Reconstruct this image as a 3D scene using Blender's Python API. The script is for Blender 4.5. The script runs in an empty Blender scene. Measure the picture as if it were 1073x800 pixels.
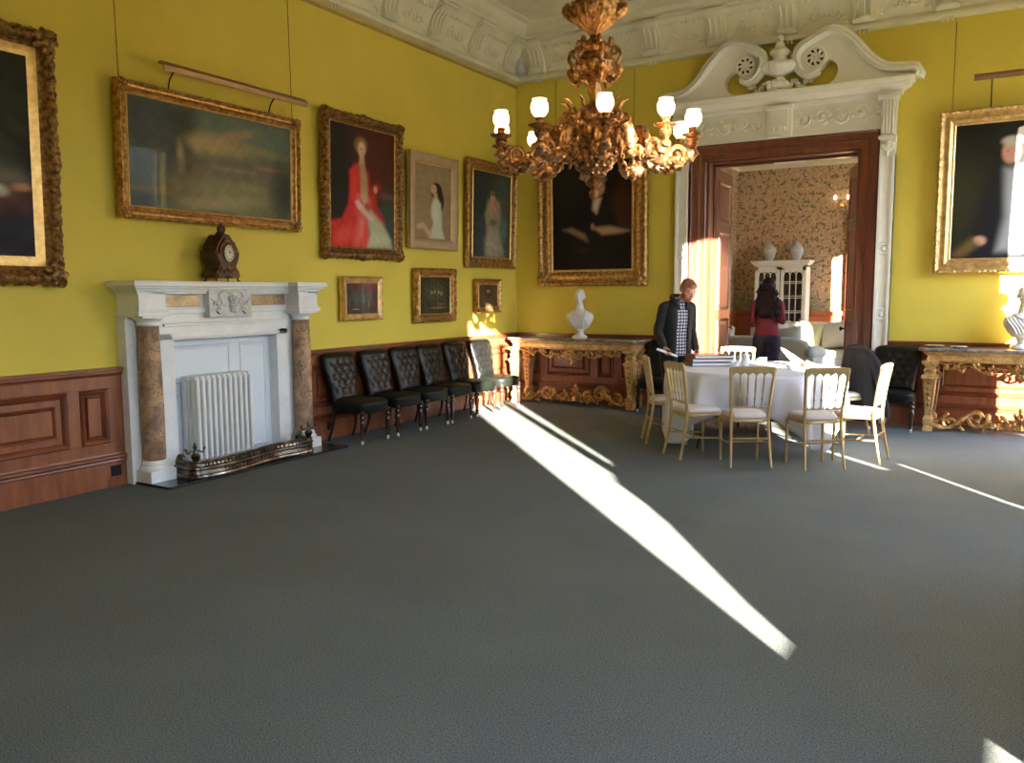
import bpy, bmesh, math, random
import numpy as np
from mathutils import Vector, Matrix
C = bpy.context.scene.collection
R = math.radians
PI = math.pi
random.seed(7)
sc = bpy.context.scene
# ---------------------------------------------------------------- camera
IMW, IMH, FPX = 1073, 800, 871.1
cam = bpy.data.cameras.new('camera'); camo = bpy.data.objects.new('camera', cam); C.objects.link(camo)
cam.sensor_fit = 'HORIZONTAL'; cam.sensor_width = 36.0; cam.lens = 36.0*FPX/IMW
cam.clip_start = .05; cam.clip_end = 200
_r = Vector((0.86168861, 0.50741223, -0.00505723)); _u = Vector((-0.04969624, 0.09430419, 0.99430227)); _f = Vector((-0.50499805, 0.85652761, -0.10647733))
_m = Matrix((_r, _u, -_f)).transposed().to_4x4(); _m.translation = Vector((6.3807, -10.9736, 1.6))
camo.matrix_world = _m
sc.camera = camo
# ---------------------------------------------------------------- daylight, sun, exposure
sc.view_settings.view_transform = 'Standard'; sc.view_settings.look = 'None'
sc.view_settings.gamma = 1.0; sc.view_settings.use_curve_mapping = False
sc.view_settings.exposure = -0.15
world = bpy.data.worlds.new('sky'); sc.world = world; world.use_nodes = True
wn = world.node_tree; wn.nodes.clear()
bg = wn.nodes.new('ShaderNodeBackground'); out = wn.nodes.new('ShaderNodeOutputWorld')
grad = wn.nodes.new('ShaderNodeTexCoord'); sep = wn.nodes.new('ShaderNodeSeparateXYZ'); rmp = wn.nodes.new('ShaderNodeValToRGB')
wn.links.new(grad.outputs['Generated'], sep.inputs[0]); wn.links.new(sep.outputs['Z'], rmp.inputs[0])
rmp.color_ramp.elements[0].position = .03; rmp.color_ramp.elements[0].color = (.03, .035, .03, 1)
rmp.color_ramp.elements[1].position = .10; rmp.color_ramp.elements[1].color = (.74, .87, 1.0, 1)
_e = rmp.color_ramp.elements.new(.7); _e.color = (.42, .60, 1.0, 1)
wn.links.new(rmp.outputs[0], bg.inputs['Color']); bg.inputs['Strength'].default_value = 20.0
wn.links.new(bg.outputs[0], out.inputs['Surface'])
sun = bpy.data.lights.new('sun', 'SUN'); suno = bpy.data.objects.new('sun', sun); C.objects.link(suno)
sun.energy = 150; sun.angle = R(.5); sun.color = (1.0, .90, .74)
suno.location = (14, -16, 6)
suno.rotation_euler = Vector((-.68, .733, -.21)).to_track_quat('-Z', 'Y').to_euler()
# windows of the right-hand wall: y from, y to (room) ; sky portals stand in them
XR = 7.74; YF = -11.9; ZC = 5.36; ZT = 3.91
WINS = [(-9.99, -8.34), (-5.92, -4.62), (-1.865, -.35)]
FWINS = [(.55, 1.10), (1.93, 3.3), (4.9, 5.7)]  # low first opening is unseen, added to put sun on the sofa cushions
for (a, b) in WINS + FWINS:
    pl = bpy.data.lights.new('window_daylight', 'AREA'); po = bpy.data.objects.new('window_daylight', pl); C.objects.link(po)
    pl.shape = 'RECTANGLE'; pl.size = ZT - .05; pl.size_y = b - a; pl.cycles.is_portal = True
    po.location = (XR + .34, (a+b)/2, (ZT+.05)/2); po.rotation_euler = (0, R(90), 0)

# ---------------------------------------------------------------- mesh helper
class MB:
    def __init__(s): s.v = []; s.f = []
    def add(s, vs, fs):
        o = len(s.v); s.v += [tuple(v) for v in vs]; s.f += [tuple(i+o for i in f) for f in fs]; return s
    def box(s, x0, x1, y0, y1, z0, z1, M=None):
        vs = [Vector(p) for p in ((x0,y0,z0),(x1,y0,z0),(x1,y1,z0),(x0,y1,z0),(x0,y0,z1),(x1,y0,z1),(x1,y1,z1),(x0,y1,z1))]
        if M: vs = [M @ v for v in vs]
        return s.add(vs, [(0,3,2,1),(4,5,6,7),(0,1,5,4),(1,2,6,5),(2,3,7,6),(3,0,4,7)])
    def cbox(s, c, d, M=None):
        return s.box(c[0]-d[0]/2, c[0]+d[0]/2, c[1]-d[1]/2, c[1]+d[1]/2, c[2]-d[2]/2, c[2]+d[2]/2, M)
    def rings(s, rs, close=True, cap=True):
        n = len(rs[0]); vs = [p for r in rs for p in r]; fs = []
        for i in range(len(rs)-1):
            for j in range(n if close else n-1):
                k = (j+1) % n
                fs.append((i*n+j, i*n+k, (i+1)*n+k, (i+1)*n+j))
        if cap and close:
            fs.append(tuple(reversed(range(n)))); fs.append(tuple((len(rs)-1)*n+j for j in range(n)))
        return s.add(vs, fs)
    def lathe(s, prof, c=(0,0,0), n=24, lobes=0, amp=0, M=None, sx=1, sy=1):
        rs = []
        for (r, z) in prof:
            ring = []
            for j in range(n):
                a = 2*PI*j/n; rr = r*(1+amp*math.cos(lobes*a)) if lobes else r
                v = Vector((rr*math.cos(a)*sx, rr*math.sin(a)*sy, z))
                if M: v = M @ v
                ring.append((v[0]+c[0], v[1]+c[1], v[2]+c[2]))
            rs.append(ring)
        return s.rings(rs)
    def tube(s, pts, rad, n=8, flat=1.0, ends=True):
        pts = [Vector(p) for p in pts]; N = len(pts)
        if not hasattr(rad, '__len__'): rad = [rad]*N
        pts2, rad2 = list(pts), list(rad)
        if ends:
            d0 = (pts[0]-pts[1]).normalized(); d1 = (pts[-1]-pts[-2]).normalized()
            pts2 = [pts[0]+d0*rad[0]*.8, pts[0]+d0*rad[0]*.5] + pts + [pts[-1]+d1*rad[-1]*.5, pts[-1]+d1*rad[-1]*.8]
            rad2 = [rad[0]*.25, rad[0]*.75] + list(rad) + [rad[-1]*.75, rad[-1]*.25]
        rs = []; up = None
        for i, p in enumerate(pts2):
            t = (pts2[min(i+1, len(pts2)-1)] - pts2[max(i-1, 0)]).normalized()
            if up is None:
                up = t.orthogonal().normalized()
                if abs(t.z) < .9: up = (Vector((0,0,1)) - t*t.z).normalized()
            up = (up - t*up.dot(t)).normalized(); w = t.cross(up)
            rs.append([tuple(p + up*(rad2[i]*math.cos(2*PI*j/n)) + w*(rad2[i]*flat*math.sin(2*PI*j/n))) for j in range(n)])
        return s.rings(rs)
    def ell(s, c, r, n=12, m=8, M=None):
        prof = []
        for i in range(m+1):
            a = -PI/2 + PI*i/m; prof.append((max(math.cos(a), .03), math.sin(a)))
        rs = []
        for (q, z) in prof:
            ring = []
            for j in range(n):
                v = Vector((r[0]*q*math.cos(2*PI*j/n), r[1]*q*math.sin(2*PI*j/n), r[2]*z))
                if M: v = M @ v
                ring.append((v[0]+c[0], v[1]+c[1], v[2]+c[2]))
            rs.append(ring)
        return s.rings(rs)
    def prism(s, poly, y0, y1, M=None):      # polygon in x,z extruded along y
        a = [Vector((x, y0, z)) for x, z in poly]; b = [Vector((x, y1, z)) for x, z in poly]
        if M: a = [M @ v for v in a]; b = [M @ v for v in b]
        n = len(poly)
        return s.add(a+b, [tuple(range(n)), tuple(reversed(range(n, 2*n)))] + [(j, n+j, n+(j+1) % n, (j+1) % n) for j in range(n)])
    def spiral(s, c, r0, r1, a0, turns, rad0, rad1, ux, uz, n=6, k=14, flat=1.0):
        ux = Vector(ux); uz = Vector(uz); c = Vector(c); pts = []; rd = []
        for i in range(k):
            t = i/(k-1); a = a0 + turns*2*PI*t; r = r0 + (r1-r0)*t
            pts.append(c + ux*(r*math.cos(a)) + uz*(r*math.sin(a))); rd.append(rad0 + (rad1-rad0)*t)
        return s.tube(pts, rd, n, flat)
    def build(s, name, mat, parent=None, smooth=True, bevel=0, angle=40, loc=None, rot=None):
        me = bpy.data.meshes.new(name); me.from_pydata([tuple(v) for v in s.v], [], s.f)
        bm = bmesh.new(); bm.from_mesh(me); bmesh.ops.recalc_face_normals(bm, faces=bm.faces); bm.to_mesh(me); bm.free()
        me.materials.append(mat)
        o = bpy.data.objects.new(name, me); C.objects.link(o)
        if smooth:
            me.polygons.foreach_set('use_smooth', [True]*len(me.polygons))
            try: me.set_sharp_from_angle(angle=R(angle))
            except Exception: pass
        if bevel:
            b = o.modifiers.new('bevel', 'BEVEL'); b.width = bevel; b.segments = 2; b.limit_method = 'ANGLE'; b.angle_limit = R(40)
        if loc: o.location = loc
        if rot: o.rotation_euler = rot
        if parent: o.parent = parent
        return o
def tag(o, label=None, cat=None, group=None, kind=None):
    if label: o['label'] = label
    if cat: o['category'] = cat
    if group: o['group'] = group
    if kind: o['kind'] = kind
    return o
def empty(name, loc=(0,0,0), rz=0, label=None, cat=None, group=None):
    o = bpy.data.objects.new(name, None); C.objects.link(o); o.location = loc; o.rotation_euler = (0,0,rz); o.empty_display_size = .1
    return tag(o, label, cat, group)
def struct(o): o['kind'] = 'structure'; return o
def copy_tree(o, parent=None):
    c = o.copy(); C.objects.link(c)
    if parent: c.parent = parent
    for ch in list(o.children): copy_tree(ch, c)
    return c
def place(o, loc, rz, label, group=None):
    o.location = loc; o.rotation_euler = (0, 0, rz); o['label'] = label
    if group: o['group'] = group
    return o
def lerp(a, b, t): return a + (b-a)*t
def spline(pts, n):
    P = [Vector(p) for p in pts]; P = [2*P[0]-P[1]] + P + [2*P[-1]-P[-2]]; o = []
    for i in range(n):
        t = i/(n-1)*(len(P)-3); k = min(int(t), len(P)-4); t -= k
        a, b, c, d = P[k:k+4]
        o.append(.5*((2*b) + (c-a)*t + (2*a-5*b+4*c-d)*t*t + (3*b-a-3*c+d)*t*t*t))
    return o
def catmull(v, n): return [p[0] for p in spline([(x,0,0) for x in v], n)]

# ---------------------------------------------------------------- materials
def mat(name, col, rough=.6, metal=0.0, spec=.5, var=0.0, vscale=6.0, bump=0.0, bscale=30.0, coat=0.0, col2=None, dist=.02, detail=4.0, stretch=None, emit=None, estr=0, sheen=0, sub=0, trans=0):
    m = bpy.data.materials.new(name); m.use_nodes = True; nt = m.node_tree; b = nt.nodes['Principled BSDF']
    b.inputs['Base Color'].default_value = (*col, 1); b.inputs['Roughness'].default_value = rough; b.inputs['Metallic'].default_value = metal
    b.inputs['Specular IOR Level'].default_value = spec; b.inputs['Coat Weight'].default_value = coat; b.inputs['Coat Roughness'].default_value = .15
    if sheen: b.inputs['Sheen Weight'].default_value = sheen
    if trans: b.inputs['Transmission Weight'].default_value = trans
    if emit: b.inputs['Emission Color'].default_value = (*emit, 1); b.inputs['Emission Strength'].default_value = estr
    tc = nt.nodes.new('ShaderNodeTexCoord'); mp = nt.nodes.new('ShaderNodeMapping'); nt.links.new(tc.outputs['Object'], mp.inputs[0])
    if stretch: mp.inputs['Scale'].default_value = stretch
    if var or col2:
        n = nt.nodes.new('ShaderNodeTexNoise'); n.inputs['Scale'].default_value = vscale; n.inputs['Detail'].default_value = detail; n.inputs['Roughness'].default_value = .6
        nt.links.new(mp.outputs[0], n.inputs['Vector'])
        cr = nt.nodes.new('ShaderNodeValToRGB'); nt.links.new(n.outputs['Fac'], cr.inputs[0])
        c2 = col2 if col2 else tuple(c*(1-var) for c in col); c1 = col if col2 else tuple(min(1, c*(1+var)) for c in col)
        cr.color_ramp.elements[0].position = .36; cr.color_ramp.elements[0].color = (*c2, 1)
        cr.color_ramp.elements[1].position = .64; cr.color_ramp.elements[1].color = (*c1, 1)
        nt.links.new(cr.outputs[0], b.inputs['Base Color'])
    if bump:
        n2 = nt.nodes.new('ShaderNodeTexNoise'); n2.inputs['Scale'].default_value = bscale; n2.inputs['Detail'].default_value = 3
        nt.links.new(mp.outputs[0], n2.inputs['Vector'])
        bp = nt.nodes.new('ShaderNodeBump'); bp.inputs['Strength'].default_value = bump; bp.inputs['Distance'].default_value = dist
        nt.links.new(n2.outputs['Fac'], bp.inputs['Height']); nt.links.new(bp.outputs[0], b.inputs['Normal'])
    return m
def nodes(m): return m.node_tree, m.node_tree.nodes['Principled BSDF']
M = {}
M['wall'] = mat('yellow_wall_paint', (.69, .55, .085), .62, spec=.3, var=.035, vscale=1.2, bump=.05, bscale=60)
M['plaster'] = mat('cream_plaster', (.76, .71, .55), .7, spec=.3, var=.05, vscale=3, bump=.15, bscale=40)
M['white_paint'] = mat('white_gloss_paint', (.80, .81, .80), .42, var=.03, vscale=4)
M['door_white'] = mat('white_joinery_paint', (.86, .83, .74), .5, var=.04, vscale=4, bump=.06, bscale=40)
M['fire_white'] = mat('white_fire_panel', (.74, .79, .86), .45)
M['marble'] = mat('white_marble', (.86, .86, .86), .3, var=.0, col2=(.74, .75, .77), vscale=5, detail=8, coat=.2)
M['carved_marble'] = mat('carved_grey_marble', (.72, .71, .68), .45, col2=(.5, .5, .5), vscale=9, bump=.1)
M['sienna'] = mat('brown_sienna_marble', (.52, .33, .20), .22, col2=(.20, .12, .09), vscale=6, detail=9, coat=.0)
M['wood'] = mat('mahogany_panelling', (.27, .085, .035), .38, col2=(.17, .048, .02), vscale=3, stretch=(6, 6, .8), coat=.15, detail=6)
M['wood2'] = mat('mahogany_moulding', (.20, .052, .022), .33, col2=(.13, .032, .015), vscale=4, coat=.2)
M['wooddoor'] = mat('mahogany_door', (.16, .045, .022), .33, col2=(.10, .026, .014), vscale=3, stretch=(5, 5, .6), coat=.25, detail=6)
M['gold'] = mat('old_gilding', (.66, .40, .15), .42, metal=.8, col2=(.26, .13, .045), vscale=22, bump=.35, bscale=70, dist=.01)
M['goldlight'] = mat('bright_gilding', (.85, .60, .26), .38, metal=.75, col2=(.62, .40, .14), vscale=14, bump=.12, bscale=60, dist=.005)
M['goldlight2'] = mat('pale_limed_frame', (.42, .30, .19), .5, metal=.15, var=.08, vscale=8)
M['goldlight3'] = mat('worn_bright_gilding', (.80, .54, .24), .4, metal=.7, col2=(.50, .31, .12), vscale=16, bump=.2, bscale=60, dist=.006)
M['golddark'] = mat('dark_bronze_gilding', (.42, .24, .085), .48, metal=.8, col2=(.12, .06, .03), vscale=26, bump=.5, bscale=60, dist=.012)
M['goldpaint'] = mat('gold_painted_wood', (.42, .285, .115), .42, metal=.35, var=.08, vscale=20)
M['coppergilt'] = mat('reddish_ormolu', (.66, .36, .15), .30, metal=.9, col2=(.17, .07, .03), vscale=30, bump=.45, bscale=55, dist=.012)
M['conspaint'] = mat('gilded_console_wood', (.80, .56, .27), .42, metal=.45, col2=(.52, .30, .11), vscale=16, bump=.2, bscale=50, dist=.006)
M['stonetop'] = mat('grey_purple_marble_top', (.24, .19, .18), .2, col2=(.11, .085, .09), vscale=14, detail=8, coat=.4)
M['leather'] = mat('black_leather', (.003, .0035, .0035), .40, spec=.36, var=.2, vscale=8, bump=.12, bscale=70, dist=.004)
M['seatleather'] = mat('dark_green_leather', (.005, .007, .005), .48, spec=.22, var=.2, vscale=8, bump=.1, bscale=70, dist=.004)
M['darkwood'] = mat('ebonised_wood', (.035, .018, .012), .25, coat=.3)
M['castor'] = mat('white_porcelain_castor', (.75, .74, .7), .2)
M['cushion'] = mat('cream_seat_fabric', (.68, .60, .56), .8, sheen=.2, bump=.1, bscale=120, dist=.002)
M['cloth'] = mat('white_table_linen', (.74, .74, .78), .75, sheen=.1, bump=.05, bscale=90, dist=.002)
M['blackmetal'] = mat('black_steel', (.015, .015, .016), .35, metal=.6)
M['iron'] = mat('polished_steel_and_iron', (.20, .17, .14), .28, metal=.9, col2=(.05, .04, .035), vscale=14)
M['slate'] = mat('black_slate', (.03, .026, .026), .22, var=.2, vscale=6)
M['bustmarble'] = mat('statuary_marble', (.74, .70, .66), .4, var=.04, vscale=8)
M['china'] = mat('white_china', (.85, .86, .88), .18)
M['paper'] = mat('white_paper', (.86, .86, .86), .7)
M['pages'] = mat('album_pages', (.82, .80, .80), .7, stretch=(1, 1, 60), var=.06, vscale=10)
M['navy'] = mat('navy_album_cover', (.022, .018, .05), .4, coat=.2)
M['maroon'] = mat('maroon_album_cover', (.07, .02, .035), .35, coat=.3)
M['glass'] = mat('silvered_glass', (.75, .78, .82), .08, metal=.8)
M['bronze'] = mat('dark_clock_case', (.055, .022, .014), .36, spec=.4, coat=.0, col2=(.03, .012, .01), vscale=14)
M['dial'] = mat('enamel_dial', (.62, .60, .48), .35)
M['black'] = mat('matt_black', (.01, .01, .01), .6)
M['brass'] = mat('brass', (.75, .5, .2), .3, metal=.95)
M['lightwood'] = mat('brown_brass_reflector', (.27, .15, .085), .4, metal=.3, var=.1, vscale=8)
M['sofa'] = mat('sage_grey_upholstery', (.31, .33, .30), .85, sheen=.3, bump=.08, bscale=90, dist=.003)
M['sofa2'] = mat('cream_sofa_upholstery', (.56, .54, .46), .85, sheen=.3, bump=.08, bscale=90, dist=.003)
M['pillow'] = mat('grey_cushion_fabric', (.40, .40, .37), .85, sheen=.3)
M['pillow_green'] = mat('yellow_green_cushion_fabric', (.52, .50, .27), .85, sheen=.3)
M['greyvase'] = mat('grey_white_vase_glaze', (.60, .62, .62), .25, col2=(.45, .5, .56), vscale=20)
M['gobo'] = mat('sun_blocking_cloth', (.12, .085, .03), .85, sheen=.1)
M['skin'] = mat('skin', (.58, .33, .25), .5, spec=.35, var=.06, vscale=20)
M['skinred'] = mat('ruddy_skin', (.60, .31, .23), .5, spec=.35, var=.08, vscale=20)
M['gingerhair'] = mat('short_reddish_hair', (.30, .115, .06), .6, bump=.4, bscale=90, dist=.01, stretch=(1, 1, .4))
M['darkhair'] = mat('long_dark_hair', (.010, .005, .005), .6, spec=.25, bump=.9, bscale=38, dist=.03, stretch=(1, 1, .45))
M['jacket'] = mat('charcoal_jacket_cloth', (.012, .012, .014), .85, sheen=.03, bump=.15, bscale=60, dist=.004)
M['trousers'] = mat('dark_trousers', (.010, .010, .015), .85)
M['jeans'] = mat('dark_blue_denim', (.014, .02, .04), .85, var=.15, vscale=10)
M['shoe'] = mat('black_shoe_leather', (.01, .01, .01), .35)
M['coat'] = mat('dark_grey_wool_coat', (.011, .011, .013), .85, sheen=.03, bump=.1, bscale=60, dist=.005)
M['globe'] = mat('lit_frosted_glass_shade', (1, .9, .7), .4, emit=(1.0, .66, .30), estr=13)
M['sconceglobe'] = mat('lit_candle_bulb', (1, .9, .7), .4, emit=(1.0, .72, .42), estr=14)
M['crystal'] = mat('crystal_drops', (.85, .8, .75), .1, metal=.6)
M['outdoor'] = mat('lawn', (.05, .065, .03), .9)
# marble veins
def veins(m, scale, dark, width=.06):
    nt, b = nodes(m); src = b.inputs['Base Color'].links[0].from_socket
    tc = nt.nodes.new('ShaderNodeTexCoord'); n = nt.nodes.new('ShaderNodeTexNoise'); n.inputs['Scale'].default_value = scale; n.inputs['Detail'].default_value = 5; n.inputs['Distortion'].default_value = 1.2
    nt.links.new(tc.outputs['Object'], n.inputs['Vector'])
    r = nt.nodes.new('ShaderNodeValToRGB'); e = r.color_ramp.elements
    e[0].position = .5-width; e[0].color = (0,0,0,1); e[1].position = .5+width; e[1].color = (0,0,0,1); k = e.new(.5); k.color = (1,1,1,1)
    nt.links.new(n.outputs['Fac'], r.inputs[0])
    mx = nt.nodes.new('ShaderNodeMixRGB'); mx.inputs[2].default_value = (*dark, 1); nt.links.new(r.outputs[0], mx.inputs[0]); nt.links.new(src, mx.inputs[1]); nt.links.new(mx.outputs[0], b.inputs['Base Color'])
veins(M['sienna'], 7, (.16, .11, .10), .025); veins(M['stonetop'], 9, (.45, .40, .38), .02)
# carpet: fine grey-green pile
def carpet():
    m = mat('grey_green_carpet', (.070, .078, .077), .95, spec=.15, sheen=.0); nt, b = nodes(m)
    tc = nt.nodes.new('ShaderNodeTexCoord')
    n = nt.nodes.new('ShaderNodeTexNoise'); n.inputs['Scale'].default_value = 130; n.inputs['Detail'].default_value = 3
    w = nt.nodes.new('ShaderNodeTexNoise'); w.inputs['Scale'].default_value = 1.3; w.inputs['Detail'].default_value = 4
    for q in (n, w): nt.links.new(tc.outputs['Object'], q.inputs['Vector'])
    r = nt.nodes.new('ShaderNodeValToRGB'); r.color_ramp.elements[0].position = .32; r.color_ramp.elements[0].color = (.074, .086, .086, 1)
    r.color_ramp.elements[1].position = .68; r.color_ramp.elements[1].color = (.185, .207, .205, 1); nt.links.new(n.outputs['Fac'], r.inputs[0])
    mx = nt.nodes.new('ShaderNodeMixRGB'); mx.blend_type = 'MULTIPLY'; mx.inputs[0].default_value = .5
    r2 = nt.nodes.new('ShaderNodeValToRGB'); r2.color_ramp.elements[0].position = .35; r2.color_ramp.elements[0].color = (.8, .8, .8, 1); r2.color_ramp.elements[1].position = .65; r2.color_ramp.elements[1].color = (1, 1, 1, 1)
    nt.links.new(w.outputs['Fac'], r2.inputs[0]); nt.links.new(r.outputs[0], mx.inputs[1]); nt.links.new(r2.outputs[0], mx.inputs[2]); nt.links.new(mx.outputs[0], b.inputs['Base Color'])
    bp = nt.nodes.new('ShaderNodeBump'); bp.inputs['Strength'].default_value = .5; bp.inputs['Distance'].default_value = .006; nt.links.new(n.outputs['Fac'], bp.inputs['Height']); nt.links.new(bp.outputs[0], b.inputs['Normal'])
    return m
M['carpet'] = carpet()
def wallpaper():
    m = mat('bird_and_branch_wallpaper', (.50, .33, .21), .8); nt, b = nodes(m)
    tc = nt.nodes.new('ShaderNodeTexCoord')
    cur = None
    base = nt.nodes.new('ShaderNodeRGB'); base.outputs[0].default_value = (.56, .39, .25, 1); cur = base.outputs[0]
    for sc_, th, col, st in ((10, .62, (.16, .16, .08), (1, 1, 1.3)), (14, .63, (.24, .15, .09), (1.4, 1, .8)), (18, .67, (.50, .20, .16), (1, 1, 1)), (7, .69, (.18, .22, .13), (.7, 1, 1.6)), (20, .66, (.72, .62, .5), (1, 1, 1))):
        mp = nt.nodes.new('ShaderNodeMapping'); mp.inputs['Scale'].default_value = st; mp.inputs['Location'].default_value = (sc_, sc_*.3, 0)
        n = nt.nodes.new('ShaderNodeTexNoise'); n.inputs['Scale'].default_value = sc_; n.inputs['Detail'].default_value = 2
        nt.links.new(tc.outputs['Object'], mp.inputs[0]); nt.links.new(mp.outputs[0], n.inputs['Vector'])
        r = nt.nodes.new('ShaderNodeValToRGB'); r.color_ramp.elements[0].position = th-.04; r.color_ramp.elements[0].color = (0,0,0,1); r.color_ramp.elements[1].position = th; r.color_ramp.elements[1].color = (1,1,1,1)
        nt.links.new(n.outputs['Fac'], r.inputs[0]); mx = nt.nodes.new('ShaderNodeMixRGB'); mx.inputs[2].default_value = (*col, 1)
        nt.links.new(r.outputs[0], mx.inputs[0]); nt.links.new(cur, mx.inputs[1]); cur = mx.outputs[0]
    # green grasses printed along the foot of the paper
    sp = nt.nodes.new('ShaderNodeSeparateXYZ'); nt.links.new(tc.outputs['Object'], sp.inputs[0])
    mr = nt.nodes.new('ShaderNodeMapRange'); mr.inputs[1].default_value = 1.62; mr.inputs[2].default_value = 1.3; nt.links.new(sp.outputs['Z'], mr.inputs[0])
    n = nt.nodes.new('ShaderNodeTexNoise'); n.inputs['Scale'].default_value = 6; nt.links.new(tc.outputs['Object'], n.inputs['Vector'])
    mu = nt.nodes.new('ShaderNodeMath'); mu.operation = 'MULTIPLY'; nt.links.new(mr.outputs[0], mu.inputs[0]); nt.links.new(n.outputs['Fac'], mu.inputs[1])
    mx = nt.nodes.new('ShaderNodeMixRGB'); mx.inputs[2].default_value = (.12, .19, .10, 1); nt.links.new(mu.outputs[0], mx.inputs[0]); nt.links.new(cur, mx.inputs[1]); cur = mx.outputs[0]
    nt.links.new(cur, b.inputs['Base Color'])
    return m
M['wallpaper'] = wallpaper()
def checked(name, base, line, s, w=.3, both=True):
    m = mat(name, base, .8); nt, b = nodes(m); tc = nt.nodes.new('ShaderNodeTexCoord'); sp = nt.nodes.new('ShaderNodeSeparateXYZ'); nt.links.new(tc.outputs['Object'], sp.inputs[0]); cur = None
    for ax in ('X', 'Z'):
        a = nt.nodes.new('ShaderNodeMath'); a.operation = 'MULTIPLY'; a.inputs[1].default_value = s; nt.links.new(sp.outputs[ax], a.inputs[0])
        f = nt.nodes.new('ShaderNodeMath'); f.operation = 'FRACT'; nt.links.new(a.outputs[0], f.inputs[0])
        l = nt.nodes.new('ShaderNodeMath'); l.operation = 'LESS_THAN'; l.inputs[1].default_value = w; nt.links.new(f.outputs[0], l.inputs[0])
        if cur is None: cur = l.outputs[0]
        else:
            q = nt.nodes.new('ShaderNodeMath'); q.operation = 'MAXIMUM' if both else 'MULTIPLY'; nt.links.new(cur, q.inputs[0]); nt.links.new(l.outputs[0], q.inputs[1]); cur = q.outputs[0]
    mx = nt.nodes.new('ShaderNodeMixRGB'); mx.inputs[1].default_value = (*base, 1); mx.inputs[2].default_value = (*line, 1); nt.links.new(cur, mx.inputs[0]); nt.links.new(mx.outputs[0], b.inputs['Base Color'])
    return m
M['shirt'] = checked('checked_shirt_cotton', (.58, .58, .64), (.035, .04, .09), 26, .42)
M['top'] = checked('burgundy_patterned_knit', (.13, .008, .022), (.34, .07, .10), 34, .35, False)
# ================================================================ the setting
FZ = 4.95; FX0 = 1.38; FY1 = 7.0; WT = .5
m = MB(); m.box(-.3, XR+.3, YF-.3, WT+6.8, -.12, 0); struct(m.build('floor', M['carpet'], smooth=False))
m = MB(); m.box(-30, 60, -60, 60, -.9, -.8); g = m.build('outdoor_lawn', M['outdoor'], smooth=False); tag(g, 'green lawn lying outside beyond the tall windows', 'lawn', kind='structure')
m = MB(); m.box(-.3, 0, YF-.3, .5, 0, ZC+.3); struct(m.build('wall_left', M['wall'], smooth=False))
m = MB(); m.box(0, XR, YF-.3, YF, 0, ZC+.3); struct(m.build('wall_front', M['wall'], smooth=False))
DX0, DX1, DZ = 2.92, 4.81, 3.31
m = MB(); m.box(0, DX0, 0, WT, 0, ZC+.3); m.box(DX1, XR, 0, WT, 0, ZC+.3); m.box(DX0, DX1, 0, WT, DZ, ZC+.3)
struct(m.build('wall_back', M['wall'], smooth=False))
def window_wall(name, y0, y1, wins, zt, mt):
    m = MB(); ys = [y0] + [q for w in wins for q in w] + [y1]
    for i in range(0, len(ys), 2): m.box(XR, XR+.3, ys[i], ys[i+1], 0, ZC+.3)
    for a, b in wins: m.box(XR, XR+.3, a, b, 2.6 if 0 < b < 1.5 else zt, ZC+.3); m.box(XR, XR+.3, a, b, 0, .05)
    return struct(m.build(name, mt, smooth=False))
window_wall('wall_right', YF-.3, WT, WINS, ZT, M['wall'])
window_wall('wall_right_drawing_room', WT, FY1, FWINS, 3.74, M['wallpaper'])
wi = 0
for (a, b) in WINS + FWINS:
    wi += 1; zt = ZT if b < 0 else (2.6 if b < 1.5 else 3.74)
    m = MB(); xg = XR+.22
    for q0, q1 in ((a, a+.05), (b-.05, b)): m.box(xg, xg+.06, q0, q1, .05, zt)
    m.box(xg, xg+.06, a, b, zt-.05, zt); m.box(xg, xg+.06, a, b, .05, .09)
    w = m.build('window_%d' % wi, M['white_paint'], smooth=False); struct(w)
    m = MB()
    for zz in (((.49, .73),) if a < -9 else ((.12, .2),)): m.box(xg+.01, xg+.05, a, b, *zz)  # deep rail in the nearest window is unseen, sized to break its sun streak
    m.build('glazing_bars', M['white_paint'], w, smooth=False)
# unseen stile in the nearest window, added to split its sun streak
m = MB(); m.box(XR+.2, XR+.27, (-.38-.733*(XR+.2))/.68, (-.315-.733*(XR+.2))/.68, .05, 3.3); m.build('sun_splitting_stile', M['white_paint'], bpy.data.objects['window_1'], smooth=False)
# unseen hangings, added with edges cut to shape the sun streaks
def gobo(prof, yfar, label, x=XR-.08):
    N = 26; rs = []; vs = []; fs = []
    for (z, y) in prof:
        for k in range(N+1):
            t = k/N; yy = y + (yfar-y)*t; vs.append((x + .03*math.sin(t*2*PI*7), yy, z))
    for i in range(len(prof)-1):
        for k in range(N): q = i*(N+1)+k; fs.append((q, q+1, q+N+2, q+N+1))
    mb = MB(); mb.add(vs, fs); o = mb.build('gobo', M['gobo']); s = o.modifiers.new('solid', 'SOLIDIFY'); s.thickness = .015
    tag(o, label, 'gobo', 'unseen hangings shaping the sun at the tall windows')
ny = lambda n: (n - .733*(XR-.08))/.68
gobo([(.02, ny(-.5)), (.5, ny(-.53)), (.62, ny(-.76)), (.72, ny(-.72)), (.85, ny(-.63)), (1.0, ny(-.52)), (1.1, ny(-.48)), (1.25, ny(-.46)), (1.36, ny(-.22)), (2.2, ny(-.15)), (3.2, ny(-.13)), (3.38, ny(-.42)), (4.0, ny(-.5))], -8.0, 'unseen ochre curtain at the window nearest the camera, drawn in below')
gobo([(.02, ny(2.16)), (.36, ny(2.21)), (.635, ny(2.37)), (.65, ny(2.10)), (1.0, ny(2.12)), (1.12, ny(2.50)), (4.0, ny(2.55))], -4.2, 'unseen ochre curtain on the door side of the middle window')
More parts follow.
